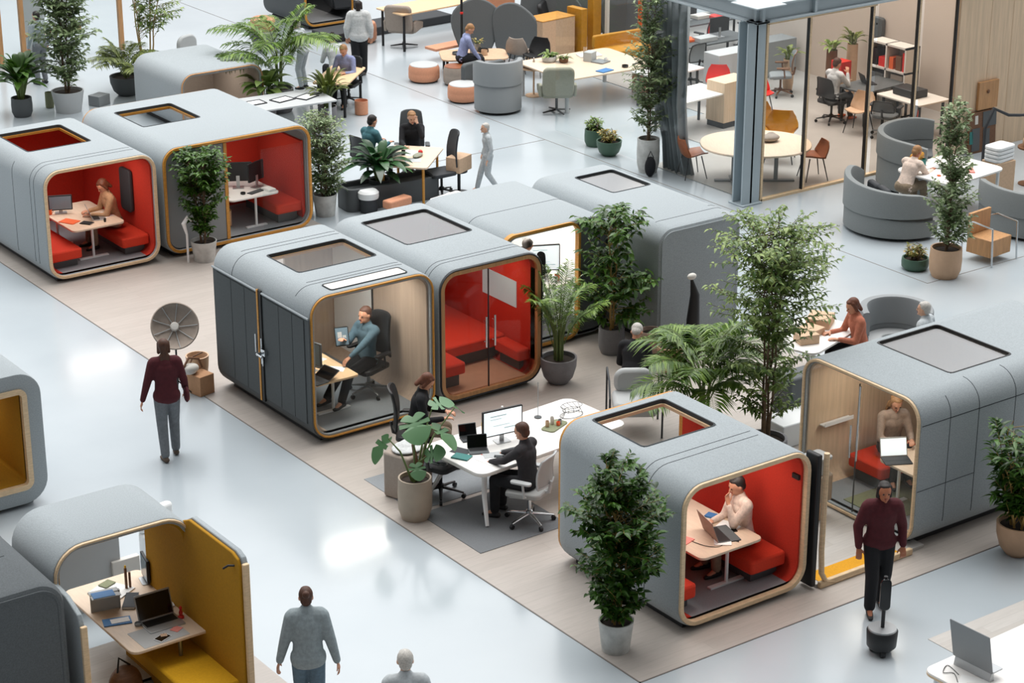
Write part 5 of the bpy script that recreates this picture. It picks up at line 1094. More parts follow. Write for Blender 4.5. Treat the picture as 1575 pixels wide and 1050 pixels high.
# tub chair
def tub(label, x, y, rz, R_, a0, a1, h, h2, t_=.09, m='sofa', m2='sofa', base=True, seat=True, sx_=1., z=0, zlow=.42, name='tub_sofa', cat='sofa', rise=0, seat_h=.42, sink=None):
    # curved screen sofa: low body with a higher, slightly wider upholstered rim
    T = thing(name, label, cat, (x, y, z), rz)
    def wall(r0, r1, z0, z1, mm, nm, droop=0):
        n = 26; vs = []; fs = []
        for i in range(n + 1):
            q = i / n; a = a0 + (a1 - a0) * q; c, s = math.cos(a) * sx_, math.sin(a)
            e = min(q, 1 - q) * 6; dz = (-droop * (1 - min(1, e)) ** 2); top = z1 + dz + rise * (q - .5) * 2
            rb = .035
            for r, zz in ((r0, z0), (r0, top - rb), (r0 - rb * .4, top - rb * .2), ((r0 + r1) / 2, top), (r1 + rb * .4, top - rb * .2), (r1, top - rb), (r1, z0)): vs.append((c * r, s * r, zz))
        k = 7
        for i in range(n):
            for j in range(k): fs.append((i * k + j, i * k + (j + 1) % k, (i + 1) * k + (j + 1) % k, (i + 1) * k + j))
        fs.append(tuple(range(k))[::-1]); fs.append(tuple(range(n * k, n * k + k)))
        mb = MB(); mb.add(vs, fs); mb.build(nm, mm, T, ang=50)
    wall(R_, R_ - t_, .06, zlow + .02, m, 'lower_shell'); wall(R_ + .025, R_ - t_ - .01, zlow, h, m, 'upper_shell', h2)
    pts = [(math.cos(a0 + (a1 - a0) * i / 20) * (R_ - t_) * sx_, math.sin(a0 + (a1 - a0) * i / 20) * (R_ - t_)) for i in range(21)]
    if seat:
        inn = [(p[0] * .45, p[1] * .45) for p in pts[::-1]]; mb = MB(); mb.prism(pts + inn, .14, seat_h); mb.build('seat', m2, T, bevel=.02)
    if base: mb = MB(); q = [(p[0] * .96, p[1] * .96) for p in pts]; mb.prism(q + [(p[0] * .7, p[1] * .7) for p in pts[::-1]], 0, .14); mb.build('base', 'black', T)
    return T
tub('tall grey tub armchair with its back to the viewer, right of the poufs', 25.6, 36.0, 0, .5, PI * .78, PI * 2.02, 1.12, .12, m='grey', m2='grey_light', zlow=.62, name='tub_chair', cat='armchair')
for q, (x, y, r, w_, ll) in enumerate(((25.9, 37.35, .15, .62, 'dark grey padded panel left of the tall tub armchair'), (26.35, 37.15, .15, .5, 'second dark grey padded panel behind the tall tub armchair'))):
    mb = MB(); mb.prism(rrect(-w_ / 2, w_ / 2, .02, .72, .1), -.06, .06, 'y'); tag(mb.build('padded_panel', 'grey_dark', loc=(x, y, 0), rz=r, bevel=.03), ll, 'screen')
# organic grey screens in the lounge
for i, (x, y, r, w_, h_, ll) in enumerate(((27.76, 39.9, -.5, 1.1, 1.45, 'tall grey rounded screen left of the orange cabinet'), (28.4, 39.3, -.9, 1.1, 1.35, 'grey rounded screen with a black seat before it'), (30.03, 40.2, -.6, 1.5, 1.5, 'large grey leaf shaped screen at the top, left one'), (31.2, 40.2, -.5, 1.6, 1.6, 'large grey leaf shaped screen at the top, middle one'), (31.9, 39.0, -.7, 1.3, 1.45, 'large grey round screen at the top beside the tall ficus'), (31.0, 38.9, -.3, .7, 1.5, 'narrow dark screen inside the amber door frame'))):
    mb = MB(); P = [(w_ / 2 * math.cos(a) * (1 + .12 * math.sin(3 * a + i)), h_ / 2 + h_ / 2 * math.sin(a) * (1 + .05 * math.cos(2 * a + i))) for a in [2 * PI * k / 32 for k in range(32)]]
    P = [(a, max(b, .0)) for a, b in P]; mb.prism(P, -.04, .04, 'y'); tag(mb.build('acoustic_screen', 'sofa_dark' if i < 5 else 'grey_dark', loc=(x, y, 0), rz=r, bevel=.03), ll, 'screen')
shell_chair('taupe shell chair below the tall grey screens', 27.9, 38.4, -1.0, m='taupe', leg='black', z=0)
shell_chair('black shell chair beside the grey tub armchair', 28.0, 37.9, 2.0, m='black', leg='black', z=0)
t = thing('round_side_table', 'beige round side table with a bottle behind the tub armchair', 'table', (26.9, 36.5, 0)); mb = MB(); mb.lathe([(.18, 0), (.18, .02), (.02, .03), (.02, .6), (.3, .61), (.3, .64)], n=24); mb.build('table', 'kraft', t)
bottle('slim brown bottle on the beige round side table', 26.9, 36.5, .64, 'taupe', h=.2, r=.025)
# big white table of the lounge
desk('large white worktable with plants and notebooks in the lounge', 27.75, 35.75, -.05, 2.4, 1.9, h=.74, lr=.045, splay=False, r=.15, leg='grey_light', top='table_oak')
lounge_chair('olive grey swivel armchair in front of the large white worktable', 26.5, 35.15, -.55)
blade_plant('table_plant', 'low green plant in a pale trough on the large white worktable', 27.2, 36.35, (.16, .12, 'grey_light', 'cyl'), 26, .2, .07, m='leaf_mid', z=.74, stem=.08)
blade_plant('table_plant', 'yellow green plant in a brown pot, right of the pale trough plant', 27.4, 36.1, (.1, .1, 'wood_dark', 'cyl'), 20, .16, .06, m='leaf_olive', z=.74, stem=.06)
for i, (dx, dy, a, w_, h_, mm, tt, ll) in enumerate(((-.95, -.2, .4, .35, .5, 'paper', .01, 'white sheets at the left of the large white worktable'), (-.2, -.75, .2, .34, .22, 'blue', .02, 'blue notebook near the front of the large white worktable'), (.2, -.1, .3, .3, .3, 'grey', .03, 'grey notebook in the middle of the large white worktable'), (.75, -.65, .3, .3, .04, 'charcoal', .02, 'dark pen tray at the right end of the large white worktable'), (.35, .5, -.3, .5, .3, 'white', .03, 'bright white slab at the back of the large white worktable'))):
    sheet(ll, 27.85 + dx, 35.75 + dy, .74, a, w=w_, h=h_, m=mm, t=tt, name='notebook' if i else 'paper_sheet', cat='notebook' if i else 'paper')
box_thing('desk_box', 'clear grey box standing on the large white worktable', 'box', 27.95, 35.9, .74, .24, .2, .2, 'grey_light', .4)
mug('black puck on the right part of the large white worktable', 28.2, 35.0, .74, 'black', h=.05, r=.07, handle=False, name='gadget', cat='gadget')
mug('white cup at the centre right of the large white worktable', 28.15, 35.6, .74, 'white')
mug('slim tan vase at the back of the large white worktable', 28.05, 36.2, .74, 'kraft', h=.22, r=.04, handle=False, name='vase', cat='vase')
box_thing('cabinet', 'wooden cabinet with an orange top and grain strokes in the lounge', 'cabinet', 29.2, 39.0, 0, 1.0, .6, .95, 'kraft', .1, lid='wood_amber')
box_thing('amber_partition', 'bright amber upright panel at the right of the orange topped cabinet', 'panel', 29.9, 38.9, 0, .18, .5, 1.1, 'mustard_shell', .1)
box_thing('amber_partition', 'amber upright panel left of the door like frame', 'panel', 30.4, 38.9, 0, .25, .2, 1.3, 'mustard_shell', .1)
lounge_chair('black armchair seen behind the amber upright panel', 30.0, 39.7, -2.4, m='black')
lounge_chair('black armchair at the top edge above the leaf shaped screens', 30.9, 41.6, -2.4, m='black')
t = thing('door_frame', 'free standing orange door like frame in the lounge', 'frame', (30.95, 38.5, 0), -.05); mb = MB(); mb.box(-.5, -.44, -.05, .05, 0, 1.55); mb.build('post', 'offwhite', t); mb = MB(); mb.box(.44, .5, -.05, .05, 0, 1.6).box(-.5, .5, -.05, .05, 1.55, 1.61); mb.build('lintel', 'orange', t)
t = thing('yellow_bench', 'low amber seat row behind the large white worktable', 'bench', (30.2, 37.5, 0), -.05); mb = MB(); mb.prism(rrect(-.7, .7, -.3, .3, .08), .15, .42); mb.build('seat', 'mustard_shell', t, bevel=.03); mb = MB(); mb.prism(rrect(-.7, .7, .4, .7, .06), .22, .32, 'y'); mb.build('backrest', 'mustard_shell', t, bevel=.02)
mug('amber vase of yellow flowers at the right end of the lounge table row', 30.1, 35.9, .42, 'mustard_shell', h=.45, r=.07, handle=False, name='vase', cat='vase')
box_thing('copier', 'white printer like box left of the tall ficus', 'printer', 31.0, 37.0, .0, .6, .5, .3, 'white', .1, lid='charcoal')
box_thing('crate', 'copper crate under the large white worktable', 'crate', 29.1, 35.4, 0, .45, .4, .4, 'copper', .1)
# meeting room
t = thing('oval_table', 'large cream oval meeting table with a grey base in the glazed room', 'table', (26.55, 29.02, .012), -.62)
mb = MB(); P = [(1.04 * math.copysign(abs(math.cos(a)) ** .9, math.cos(a)), .9 * math.copysign(abs(math.sin(a)) ** .9, math.sin(a))) for a in [2 * PI * k / 48 for k in range(48)]]; mb.prism(P, .7, .74); mb.build('tabletop', 'table_ply' if 0 else 'table_oak', t, bevel=.01)
mb = MB(); mb.cyl((-.4, 0, .02), (-.4, 0, .7), .04).box(-.75, -.05, -.05, .05, 0, .03).box(-.45, -.35, -.3, .3, 0, .03); mb.build('leg', 'grey', t); mb = MB(); mb.cyl((.4, 0, .02), (.4, 0, .7), .04).box(.05, .75, -.05, .05, 0, .03); mb.build('leg', 'grey', t)
shell_chair('brown leather chair at the left end of the cream oval table', 25.78, 29.93, -1.9, h=.76)
shell_chair('brown leather chair at the right end of the cream oval table', 27.55, 28.5, 1.2, h=.72)
shell_chair('mustard shell chair behind the oval table, next to the steel column', 27.85, 30.4, 2.5, m='mustard_shell', arms=True, h=.85)
shell_chair('mustard shell chair behind the oval table, next to the first mullion', 27.85, 29.75, 2.3, m='mustard_shell', arms=True, h=.82)
t = thing('fabric_bag', 'grey crumpled pouch lying on the cream oval table', 'bag', (26.85, 28.95, .752)); mb = MB(); mb.ell((0, 0, .07), (.2, .15, .07)); mb.ell((.06, .05, .1), (.1, .08, .06)); mb.build('pouch', 'taupe', t, remesh=.02)
for i, (x, y, w_, d_, ll) in enumerate(((27.9, 32.5, 1.5, .9, 'white work table by the wooden cabinet in the glazed room'), (28.8, 34.3, 1.4, .8, 'second white work table further back in the glazed room'))):
    desk(ll, x, y, .1, w_, d_, splay=False, r=.03, leg='charcoal', z=.012)
t = thing('wooden_cabinet', 'light oak cabinet with a red sticker in the glazed room', 'cabinet', (28.8, 32.35, .012), .1); mb = MB(); mb.box(-.4, .4, -.25, .25, .12, .95); mb.build('body', 'wood_panel', t, bevel=.005); mb = MB(); mb.box(-.38, .38, -.23, .23, 0, .12); mb.build('plinth', 'black', t); mb = MB(); mb.lathe([(.07, 0), (.01, .004)], n=14); mb.v = [(a + .1, -.252 - c, b + .8) for a, b, c in mb.v]; mb.build('sticker', 'red_plastic', t)
shell_chair('red chair between the two white work tables', 29.6, 33.6, 2.4, m='red_plastic', h=.8)
shell_chair('red chair just left of the steel column', 29.8, 32.5, 2.8, m='red_plastic', h=.78)
task_chair('grey mesh office chair with dark frame right of the steel column', 31.2, 33.4, .9, m='grey', frame_m='wood_dark', base='wood_dark', z=.012)
person('man in a pale shirt and dark trousers at a dark table in the glazed room', 30.6, 31.2, -1.7 + .2, z=.012, lean=6, look=(18, 0), hl=(-.15, .45, .76), hr=(.12, .3, 1.0), top='cloth_whiteshirt', bottom='cloth_black', hair='hair_brown', shoes='orange', **SIT)
task_chair('black chair holding the man in the pale shirt', 30.6, 31.2, -1.5, m='black', frame_m='black', base='black', z=.012)
desk('dark work table in front of the man in the pale shirt', 31.4, 30.9, .1, 1.3, .8, top='grey_dark', leg='black', splay=False, r=.04, z=.012)
laptop('black laptop on the dark work table of the glazed room', 31.3, 31.0, .752, 1.2, lid='black', base='black')
box_thing('red_crate', 'red box on a tan stool behind the man in the pale shirt', 'box', 31.6, 32.0, .6, .3, .3, .4, 'red_plastic')
t = thing('stool', 'tan stool under the red box', 'stool', (31.6, 32.0, .012)); mb = MB(); mb.box(-.18, .18, -.18, .18, .52, .58); mb.build('seat', 'kraft', t)
for q in ((-1, -1), (1, -1), (1, 1), (-1, 1)): mb = MB(); mb.box(q[0] * .15 - .02, q[0] * .15 + .02, q[1] * .15 - .02, q[1] * .15 + .02, 0, .52); mb.build('leg', 'black', t)
t = thing('bookshelf', 'white shelving unit with red and wooden pieces on the beige wall', 'shelf', (32.2, 31.05, .012)); mb = MB()
for zz in (0, .5, .9, 1.42): mb.box(-.2, .2, -.5, .6, zz, zz + .04)
for yy in (-.5, .05, .56): mb.box(-.2, .2, yy, yy + .04, 0, 1.46)
mb.box(.18, .2, -.5, .6, 0, 1.46); mb.build('carcass', 'offwhite', t)
for i, (yy, zz, w_, h_, mm, ll) in enumerate(((-.42, .94, .12, .4, 'red_plastic', 'red binder at the front end of the white shelving unit'), (-.25, .94, .16, .3, 'wood_dark', 'dark wooden box on the white shelving unit'), (-.04, .94, .12, .25, 'orange', 'orange vase like box on the white shelving unit'), (.22, .94, .2, .2, 'red_plastic', 'low red box on the white shelving unit'), (.44, .94, .14, .35, 'black', 'black speaker box on the white shelving unit'), (.33, .54, .34, .25, 'grey_dark', 'grey bin on the lower board of the white shelving unit'), (-.22, .54, .34, .3, 'taupe', 'taupe bin on the lower board of the white shelving unit'))):
    box_thing('shelf_box', ll, 'box', 32.17, 31.05 + yy, zz + .012, .25, w_, h_, mm)
desk('wide desk with a black machine before the shelving unit', 31.4, 29.7, .0, .9, 1.2, top='offwhite', leg='charcoal', splay=False, r=.03, z=.012)
box_thing('machine', 'flat black machine on the wide desk before the shelving unit', 'printer', 31.4, 29.8, .752, .4, .6, .16, 'black', 0, .02)
task_chair('dark grey swivel chair by the second mullion', 30.7, 29.75, -1.1, m='grey_dark', frame_m='black', base='steel', z=.012, back_h=.8)
t = thing('red_toolcase', 'red and black bundle leaning on the third mullion', 'bag', (30.3, 28.6, .55), .7); mb = MB(); mb.prism([(-.2, -.15), (.25, .2), (.2, .3), (-.1, .15)], -.06, .06, 'y'); mb.build('body', 'red_plastic', t, bevel=.02); mb = MB(); mb.prism([(-.25, .12), (.3, .28), (.25, .36), (-.2, .2)], -.05, .05, 'y'); mb.build('top', 'black', t, bevel=.01)
t = thing('side_stand', 'slim dark stand under the red and black bundle', 'stand', (30.3, 28.6, .012)); mb = MB(); mb.cyl((0, 0, 0), (0, 0, .55), .02).lathe([(.16, 0), (.16, .02)], n=16); mb.build('post', 'black', t)
t = thing('wall_speaker', 'dark rounded speaker high on the beige wall', 'speaker', (32.98, 32.3, 1.25), 0); mb = MB(); mb.prism(rrect(-.16, .16, 0, .44, .07), -.1, 0, 'x'); mb.build('cabinet', 'grey_dark', t, bevel=.02); mb = MB(); mb.lathe([(.02, 0), (.02, .005)], n=10); mb.v = [(-.102, a, b + .3) for a, b, c in mb.v]; mb.build('badge', 'white', t)
shell_chair('tan seated chair near the second mullion', 30.5, 30.3, 1.9, m='kraft', leg='black')
blade_plant('shelf_plant', 'small potted plant left of the first tall mullion in the glazed room', 31.6, 33.6, (.12, .7, 'kraft', 'cyl'), 22, .35, .07, m='leaf_olive', z=.012, stem=.2)
blade_plant('shelf_plant', 'small potted plant on a red stand behind the man in the pale shirt', 31.9, 32.6, (.12, 1.05, 'wood_dark', 'cyl'), 24, .35, .08, m='leaf_mid', z=.012, stem=.2)
blade_plant('shelf_plant', 'small potted plant beside the white shelving unit', 32.5, 32.6, (.12, 1.1, 'kraft', 'cyl'), 24, .35, .08, m='leaf_olive', z=.012, stem=.2)
# back rows of dark workstations inside the room, seen over the beam
for i, (x, y, ll) in enumerate(((31.1, 35.9, 'dark workstation row nearest the leaning grey curtain'), (32.7, 37.5, 'dark workstation row in the middle back of the glazed room'), (34.2, 39.5, 'dark workstation row at the top of the glazed room'))):
    desk(ll, x, y, .0, 2.3, .8, top='grey_dark', leg='black', splay=False, r=.02, z=.012)
WS = [(30.4, 36.0, 'black', 'black computer screen at the left of the nearest dark workstation row'), (31.6, 35.9, 'black', 'black computer screen in the nearest dark workstation row'), (32.1, 37.6, 'charcoal', 'dark computer screen in the middle workstation row'), (33.2, 37.5, 'black', 'second dark computer screen in the middle workstation row')]
for x, y, mm, ll in WS: monitor(ll, x, y, .752, PI, w=.55, h=.34, win=False, body=mm)
for x, y, mm, r, ll in ((30.2, 35.2, 'grey', 0, 'grey office chair before the nearest dark workstation row'), (31.4, 35.2, 'black', .4, 'black office chair before the nearest dark workstation row'), (32.0, 36.8, 'red_plastic', .2, 'red office chair before the middle dark workstation row'), (33.4, 36.8, 'grey_dark', -.3, 'dark grey office chair before the middle dark workstation row')):
    task_chair(ll, x, y, r, m=mm, frame_m='black', base='black', z=.012)
for x, y, w_, h_, mm, ll in ((30.8, 36.0, .3, .06, 'orange', 'orange folder on the nearest dark workstation row'), (31.1, 35.8, .5, .1, 'grey_light', 'grey paper stack on the nearest dark workstation row'), (32.5, 37.6, .4, .08, 'offwhite', 'white paper stack on the middle dark workstation row'), (32.8, 37.4, .3, .06, 'red_plastic', 'red folder on the middle dark workstation row')):
    box_thing('folder', ll, 'folder', x, y, .752, w_, .3, h_, mm)
box_thing('grey_locker', 'pair of grey lockers behind the oak cabinet', 'locker', 30.6, 34.3, .012, 1.2, .5, .9, 'grey_light', 0)
box_thing('grey_locker', 'dark locker row behind the red chairs', 'locker', 32.3, 34.9, .012, 1.0, .5, .8, 'grey', 0)
for o in [q for q in C.objects if q.get('label', '').startswith('mustard shell chair')]: o.scale = (1.2, 1.2, 1.12)
# folded curtain hanging at the corner of the glazed room
t = thing('curtain', 'bundled grey translucent curtain hanging from the beam left of the glazed room', 'curtain', (25.78, 30.75, 0)); n = 90; lv = ((3.3, .55, 0), (2.2, .5, -.05), (1.3, .42, -.12), (.6, .3, -.3), (.02, .38, -.42)); vs = []; fs = []
for zz, hw, dy in lv:
    for i in range(n): q = i / (n - 1); vs.append((.1 * math.sin(q * 40) + .02 * math.sin(q * 95 + zz), dy + (q * 2 - 1) * hw, zz))
for k in range(len(lv) - 1):
    for i in range(n - 1): fs.append((k * n + i, k * n + i + 1, (k + 1) * n + i + 1, (k + 1) * n + i))
mb = MB(); mb.add(vs, fs); o = mb.build('drape', 'curtain', t, ang=180); sd_ = o.modifiers.new('thickness', 'SOLIDIFY'); sd_.thickness = .008
# right hand lounge sofas
tub('curved grey sofa nearest the viewer at right, with dark cushions', 26.75, 25.55, 0, .9, PI * .5, PI * 1.55, .92, .2, rise=-.12, m='sofa', m2='sofa', zlow=.42, seat_h=.4)
tub('high backed grey curved sofa behind the man in tan', 29.15, 26.95, 0, 1.05, PI * .25, PI * 1.2, 1.02, .06, m='sofa', m2='sofa_dark', zlow=.6)
tub('curved grey sofa cut off by the right edge', 28.95, 24.1, 0, 1.12, PI * .75, PI * 1.9, .86, .06, m='sofa', m2='sofa', zlow=.42)
person('man in tan clothes with a white collar sitting at the sofa table', 27.35, 25.95, -1.45, hip=(0, 0, .52), lean=28, look=(15, 0), hl=(-.1, .62, .74), hr=(.14, .62, .74), fl=(-.12, .45, 0), fr=(.12, .5, 0), top='cloth_pinkshirt', bottom='cloth_khaki', hair='hair_blond', style='short', skin='skin_tan')
for x, y, ll in ((26.6, 25.95, 'dark cushion in the curved sofa, left one'), (26.5, 25.6, 'dark cushion in the curved sofa, right one')):
    mb = MB(); mb.prism(rrect(-.2, .2, 0, .36, .08), -.06, .06, 'y'); tag(mb.build('cushion', 'charcoal', loc=(x, y, .4), rz=1.2, bevel=.04), ll, 'cushion')
box_thing('yellow_cushion', 'mustard cushion beside the head of the man in tan', 'cushion', 27.95, 26.25, .78, .34, .16, .2, 'mustard_shell', .3, .05)
desk('white table covered with papers between the curved sofas', 28.3, 25.75, .1, 1.6, 1.3, splay=False, r=.2)
for i, (dx, dy, mm, w_, h_, ll) in enumerate(((-.4, .3, 'paper', .3, .2, 'white papers at the left of the sofa table'), (-.1, .1, 'grey_light', .2, .3, 'grey booklet in the middle of the sofa table'), (.3, .3, 'paper', .3, .22, 'white papers at the back of the sofa table'), (.2, -.3, 'pink', .3, .12, 'pink folded cloth at the right of the sofa table'), (-.5, -.2, 'orange', .06, .05, 'small orange note at the left of the sofa table'))):
    sheet(ll, 28.3 + dx, 25.75 + dy, .74, .3 * i, w=w_, h=h_, m=mm, t=.02, name='booklet', cat='booklet')
mug('white jug in the middle of the sofa table', 28.45, 25.9, .74, 'white', h=.16, r=.06)
mug('dark teal cup behind the man in tan', 28.0, 26.15, .74, 'teal', h=.14, r=.06, handle=False)
t = thing('towel_stack', 'stack of white folded towels on a tan stool by the wooden wall', 'towels', (29.75, 25.9, .62), .1)
for k in range(4): mb = MB(); mb.prism(rrect(-.26, .26, -.18, .18, .08), k * .075, k * .075 + .068); mb.build('towel', 'white', t, bevel=.02)
t = thing('square_stool', 'tan square stool holding the white towels', 'stool', (29.75, 25.9, 0)); mb = MB(); mb.box(-.24, .24, -.2, .2, .0, .62); mb.build('body', 'kraft', t, bevel=.01)
t = thing('round_stand', 'brown round topped stand with one leg at the right edge', 'table', (30.6, 25.9, 0)); mb = MB(); mb.lathe([(.18, 0), (.18, .02), (.025, .03), (.025, .68), (.24, .7), (.24, .73)], n=20); mb.build('table', 'wood_dark', t)
t = thing('driftwood', 'knotted beige driftwood piece on the round topped stand', 'ornament', (30.6, 25.9, .73)); mb = MB()
for k in range(5): a = k * 1.26; mb.ell((.1 * math.cos(a), .1 * math.sin(a), .1), (.07, .06, .1))
mb.ell((0, 0, .2), (.1, .09, .07)); mb.build('body', 'kraft', t, remesh=.018)
t = thing('bent_branch', 'dark bent branch hanging over the towels at the right edge', 'ornament', (30.2, 26.6, .0)); mb = MB(); mb.tube([(-.1, 0, 0), (-.1, 0, 1.0), (.1, 0, 1.35), (.4, -.1, 1.2), (.7, -.1, 1.15), (1.1, -.1, 1.1)], [.03, .03, .035, .03, .03, .02], 7); mb.build('branch', 'charcoal', t)
t = thing('abstract_board', 'dark board with grey and brown blocks leaning on the wooden wall', 'artwork', (31.5, 27.9, .0)); mb = MB().at(rx=-.06); mb.box(-.38, .38, -.02, .02, 0, .82); mb.build('board', 'wood_dark', t)
mb = MB().at(rx=-.06); mb.box(.0, .38, -.03, -.02, .5, .8).box(-.3, -.08, -.03, -.02, .05, .5).box(.02, .2, -.03, -.02, .02, .45); mb.build('blocks', 'grey_dark', t); mb = MB().at(rx=-.06); mb.box(-.36, -.27, -.03, -.02, .2, .45); mb.build('green_block', 'teal', t); mb = MB().at(rx=-.06); mb.box(-.22, -.14, -.03, -.02, .58, .75); mb.build('light_block', 'offwhite', t)
t = thing('tan_panel', 'tan plank panel with a small round knob above the dark board', 'panel', (31.6, 27.96, .85)); mb = MB(); mb.box(-.25, .3, -.03, .03, 0, .55); mb.build('board', 'wood_brown', t); mb = MB(); mb.ell((.0, -.04, .35), (.04, .02, .04)); mb.build('knob', 'wood_dark', t)
# wooden box chair with chrome frame near the tall ficus
t = thing('crate_chair', 'amber wooden box seat with a chrome side frame by the tall ficus', 'chair', (26.8, 23.4, 0), .1)
mb = MB(); mb.box(-.28, .28, -.25, .25, .12, .42); mb.build('seat_box', 'wood_brown', t, bevel=.01); mb = MB(); mb.box(-.28, .28, .2, .26, .42, .8); mb.build('backrest', 'wood_brown', t, bevel=.01)
for s in (-1, 1): mb = MB(); mb.tube([(s * .34, .3, 0), (s * .34, .3, .62), (s * .34, .1, .7), (s * .34, -.3, .66), (s * .34, -.34, .0)], .016, 8); mb.build('side_frame', 'chrome', t)
# desk group behind the wood lined pod
desk('pale table crowded with cartons behind the wood lined pod', 20.6, 21.15, .3, 1.4, .9, splay=False)
person('red haired person in salmon sitting behind the wood lined pod', 21.15, 20.7, 1.2, lean=12, look=(15, 0), hl=(-.15, .42, .76), hr=(.15, .42, .76), top='cloth_salmon', bottom='cloth_black', hair='hair_red', style='bob', **SIT)
tub('round grey tub chair to the right of the red haired person', 22.05, 20.9, 0, .52, PI * -.3, PI * .9, .92, .05, m='grey', m2='grey_light', zlow=.5, name='tub_chair', cat='armchair')
for i, (x, y, w_, d_, h_, r, ll) in enumerate(((20.95, 21.35, .4, .35, .14, .6, 'open cardboard carton on the crowded pale table, back one'), (20.55, 21.15, .35, .3, .1, .2, 'flat cardboard carton on the crowded pale table'), (20.3, 20.95, .3, .25, .14, -.3, 'small cardboard carton at the front of the crowded pale table'))):
    box_thing('carton', ll, 'carton', x, y, .74, w_, d_, h_, 'kraft', r)
sheet('white papers spread at the back of the crowded pale table', 20.75, 21.5, .74, .3, w=.4, h=.2)
person('pale grey blurred figure just behind the roof of the wood lined pod', 21.2, 19.5, .4, top='cloth_paleghost', bottom='cloth_paleghost', hair='hair_grey', skin='skin_pale', s=.93, loose=.01)
box_thing('white_plinth', 'long white plinth bench behind the near red pod', 'bench', 19.35, 19.75, 0, 1.5, .45, .34, 'white', -.02, .02)
box_thing('dark_case', 'dark grey upholstered block behind the white plinth bench', 'ottoman', 19.6, 20.2, 0, .9, .35, .72, 'grey_dark', 0, .04)
# seated figure and chair between the pods
person('person in black bending low by the chrome framed chair', 17.78, 21.8, -.9, hip=(0, 0, .5), lean=28, look=(35, 0), hl=(-.14, .45, .5), hr=(.14, .45, .5), fl=(-.12, .42, 0), fr=(.12, .45, 0), top='cloth_black', bottom='cloth_black', hair='hair_grey', skin='cloth_paleghost' if 0 else 'skin')
t = thing('framed_chair', 'pale grey armchair with a thin dark frame behind the near red pod', 'armchair', (17.4, 21.25, 0), -.6); mb = MB(); mb.prism(rrect(-.3, .3, -.3, .3, .1), .3, .5); mb.build('seat', 'grey_light', t, bevel=.05); mb = MB(); mb.prism(rrect(-.27, .27, .45, .82, .15), .2, .32, 'y'); mb.build('backrest', 'grey_light', t, bevel=.05)
for s in (-1, 1): mb = MB(); mb.tube([(s * .36, -.3, 0), (s * .36, -.32, .6), (s * .36, -.1, .78), (s * .36, .34, .8), (s * .36, .36, 0)], .014, 8); mb.build('side_frame', 'charcoal', t)
t = thing('dark_sculpture', 'black curved stand with a pale flower, against the grey pod wall', 'ornament', (19.8, 22.85, 0)); mb = MB(); mb.tube([(0, 0, 0), (0, 0, .6), (.02, 0, 1.0), (-.05, 0, 1.25)], [.1, .1, .07, .02], 10); mb.build('body', 'black', t); mb = MB(); mb.ell((-.05, 0, 1.3), (.08, .05, .05)); mb.build('flower', 'offwhite', t)

# ================================================================ PLANTS
twig_plant('potted_ficus', 'bushy dark ficus in a marbled white pot against the near red pod', 'plant', 13.4, 16.6, (.2, .38, 'pot_white', 'cone'),
           [(0, 0, 1.75, .62, .62, .45, 6), (.02, 0, 1.2, .56, .56, .42, 5), (0, 0, 2.15, .32, .32, .3, 2), (0, 0, .75, .36, .36, .32, 2)], shell=.45, twigs=290, per=17, L=.105, W=.054, m='leaf_dark', stems=4, stem_m='cane', stem_r=.014)
twig_plant('tall_tree', 'tall airy green tree rising between the near red pod and the wood lined pod', 'tree', 18.08, 19.33, (.3, .4, 'pot_grey', 'cyl'),
           [(0, 0, 3.1, .98, .98, .5, 6), (.05, 0, 2.45, .98, .98, .45, 5), (0, 0, 1.75, .75, .75, .4, 2), (0, 0, 1.1, .5, .5, .35, 1.1)], shell=.45, twigs=330, per=17, L=.1, W=.042, m='leaf_mid', stems=4, stem_r=.02, droop=.5)
palm_plant('potted_palm', 'wide fan fronded palm left of the tall airy tree', 17.8, 20.25, (.25, .4, 'pot_grey', 'cyl'), 28, 1.2, 1.2, leaflet=.42, pairs=30, cane=5, width=.036, droop=1.1, up=.72)
palm_plant('potted_palm', 'slim upright palm in a round grey bowl beside the red glass pod', 17.6, 23.25, (.27, .4, 'pot_grey', 'bowl'), 20, 1.05, .95, leaflet=.27, pairs=22, cane=7, spread=.55, width=.028)
twig_plant('potted_tree', 'broad leaved tree in layers before the closed grey pod', 'plant', 18.95, 23.72, (.2, .42, 'pot_grey', 'cyl'),
           [(0, 0, 2.1, .6, .6, .22, 3), (0, 0, 1.2, .72, .72, .26, 5), (.15, -.15, .75, .6, .6, .18, 2), (-.1, .1, 1.65, .5, .5, .1, 1)], shell=.4, twigs=110, per=14, L=.15, W=.07, m='leaf_ficus', stems=2, stem_r=.02, droop=.5, stem_m='cane')
for n_, x, y, r, h, mm, ll in ((0, 19.2, 23.1, .17, .5, 'pot_pink', 'tall empty rose coloured pot by the closed grey pod'), (1, 19.2, 22.65, .2, .4, 'pot_tan', 'empty tan pot left of the fan fronded palm')):
    t = thing('plant_pot', ll, 'pot', (x, y, 0)); pot(t, r, h, mm, 'cone')
twig_plant('potted_ficus', 'slender tall ficus in a tan pot in front of the curved sofas', 'plant', 25.55, 23.2, (.27, .5, 'pot_tan', 'cyl'),
           [(0, 0, 2.7, .32, .32, .35, 2.5), (0, 0, 2.1, .42, .42, .4, 3.5), (.05, 0, 1.45, .5, .5, .4, 4), (.1, 0, .9, .44, .44, .28, 2.4)], shell=.4, twigs=210, per=14, L=.1, W=.05, m='leaf_grey', stems=2)
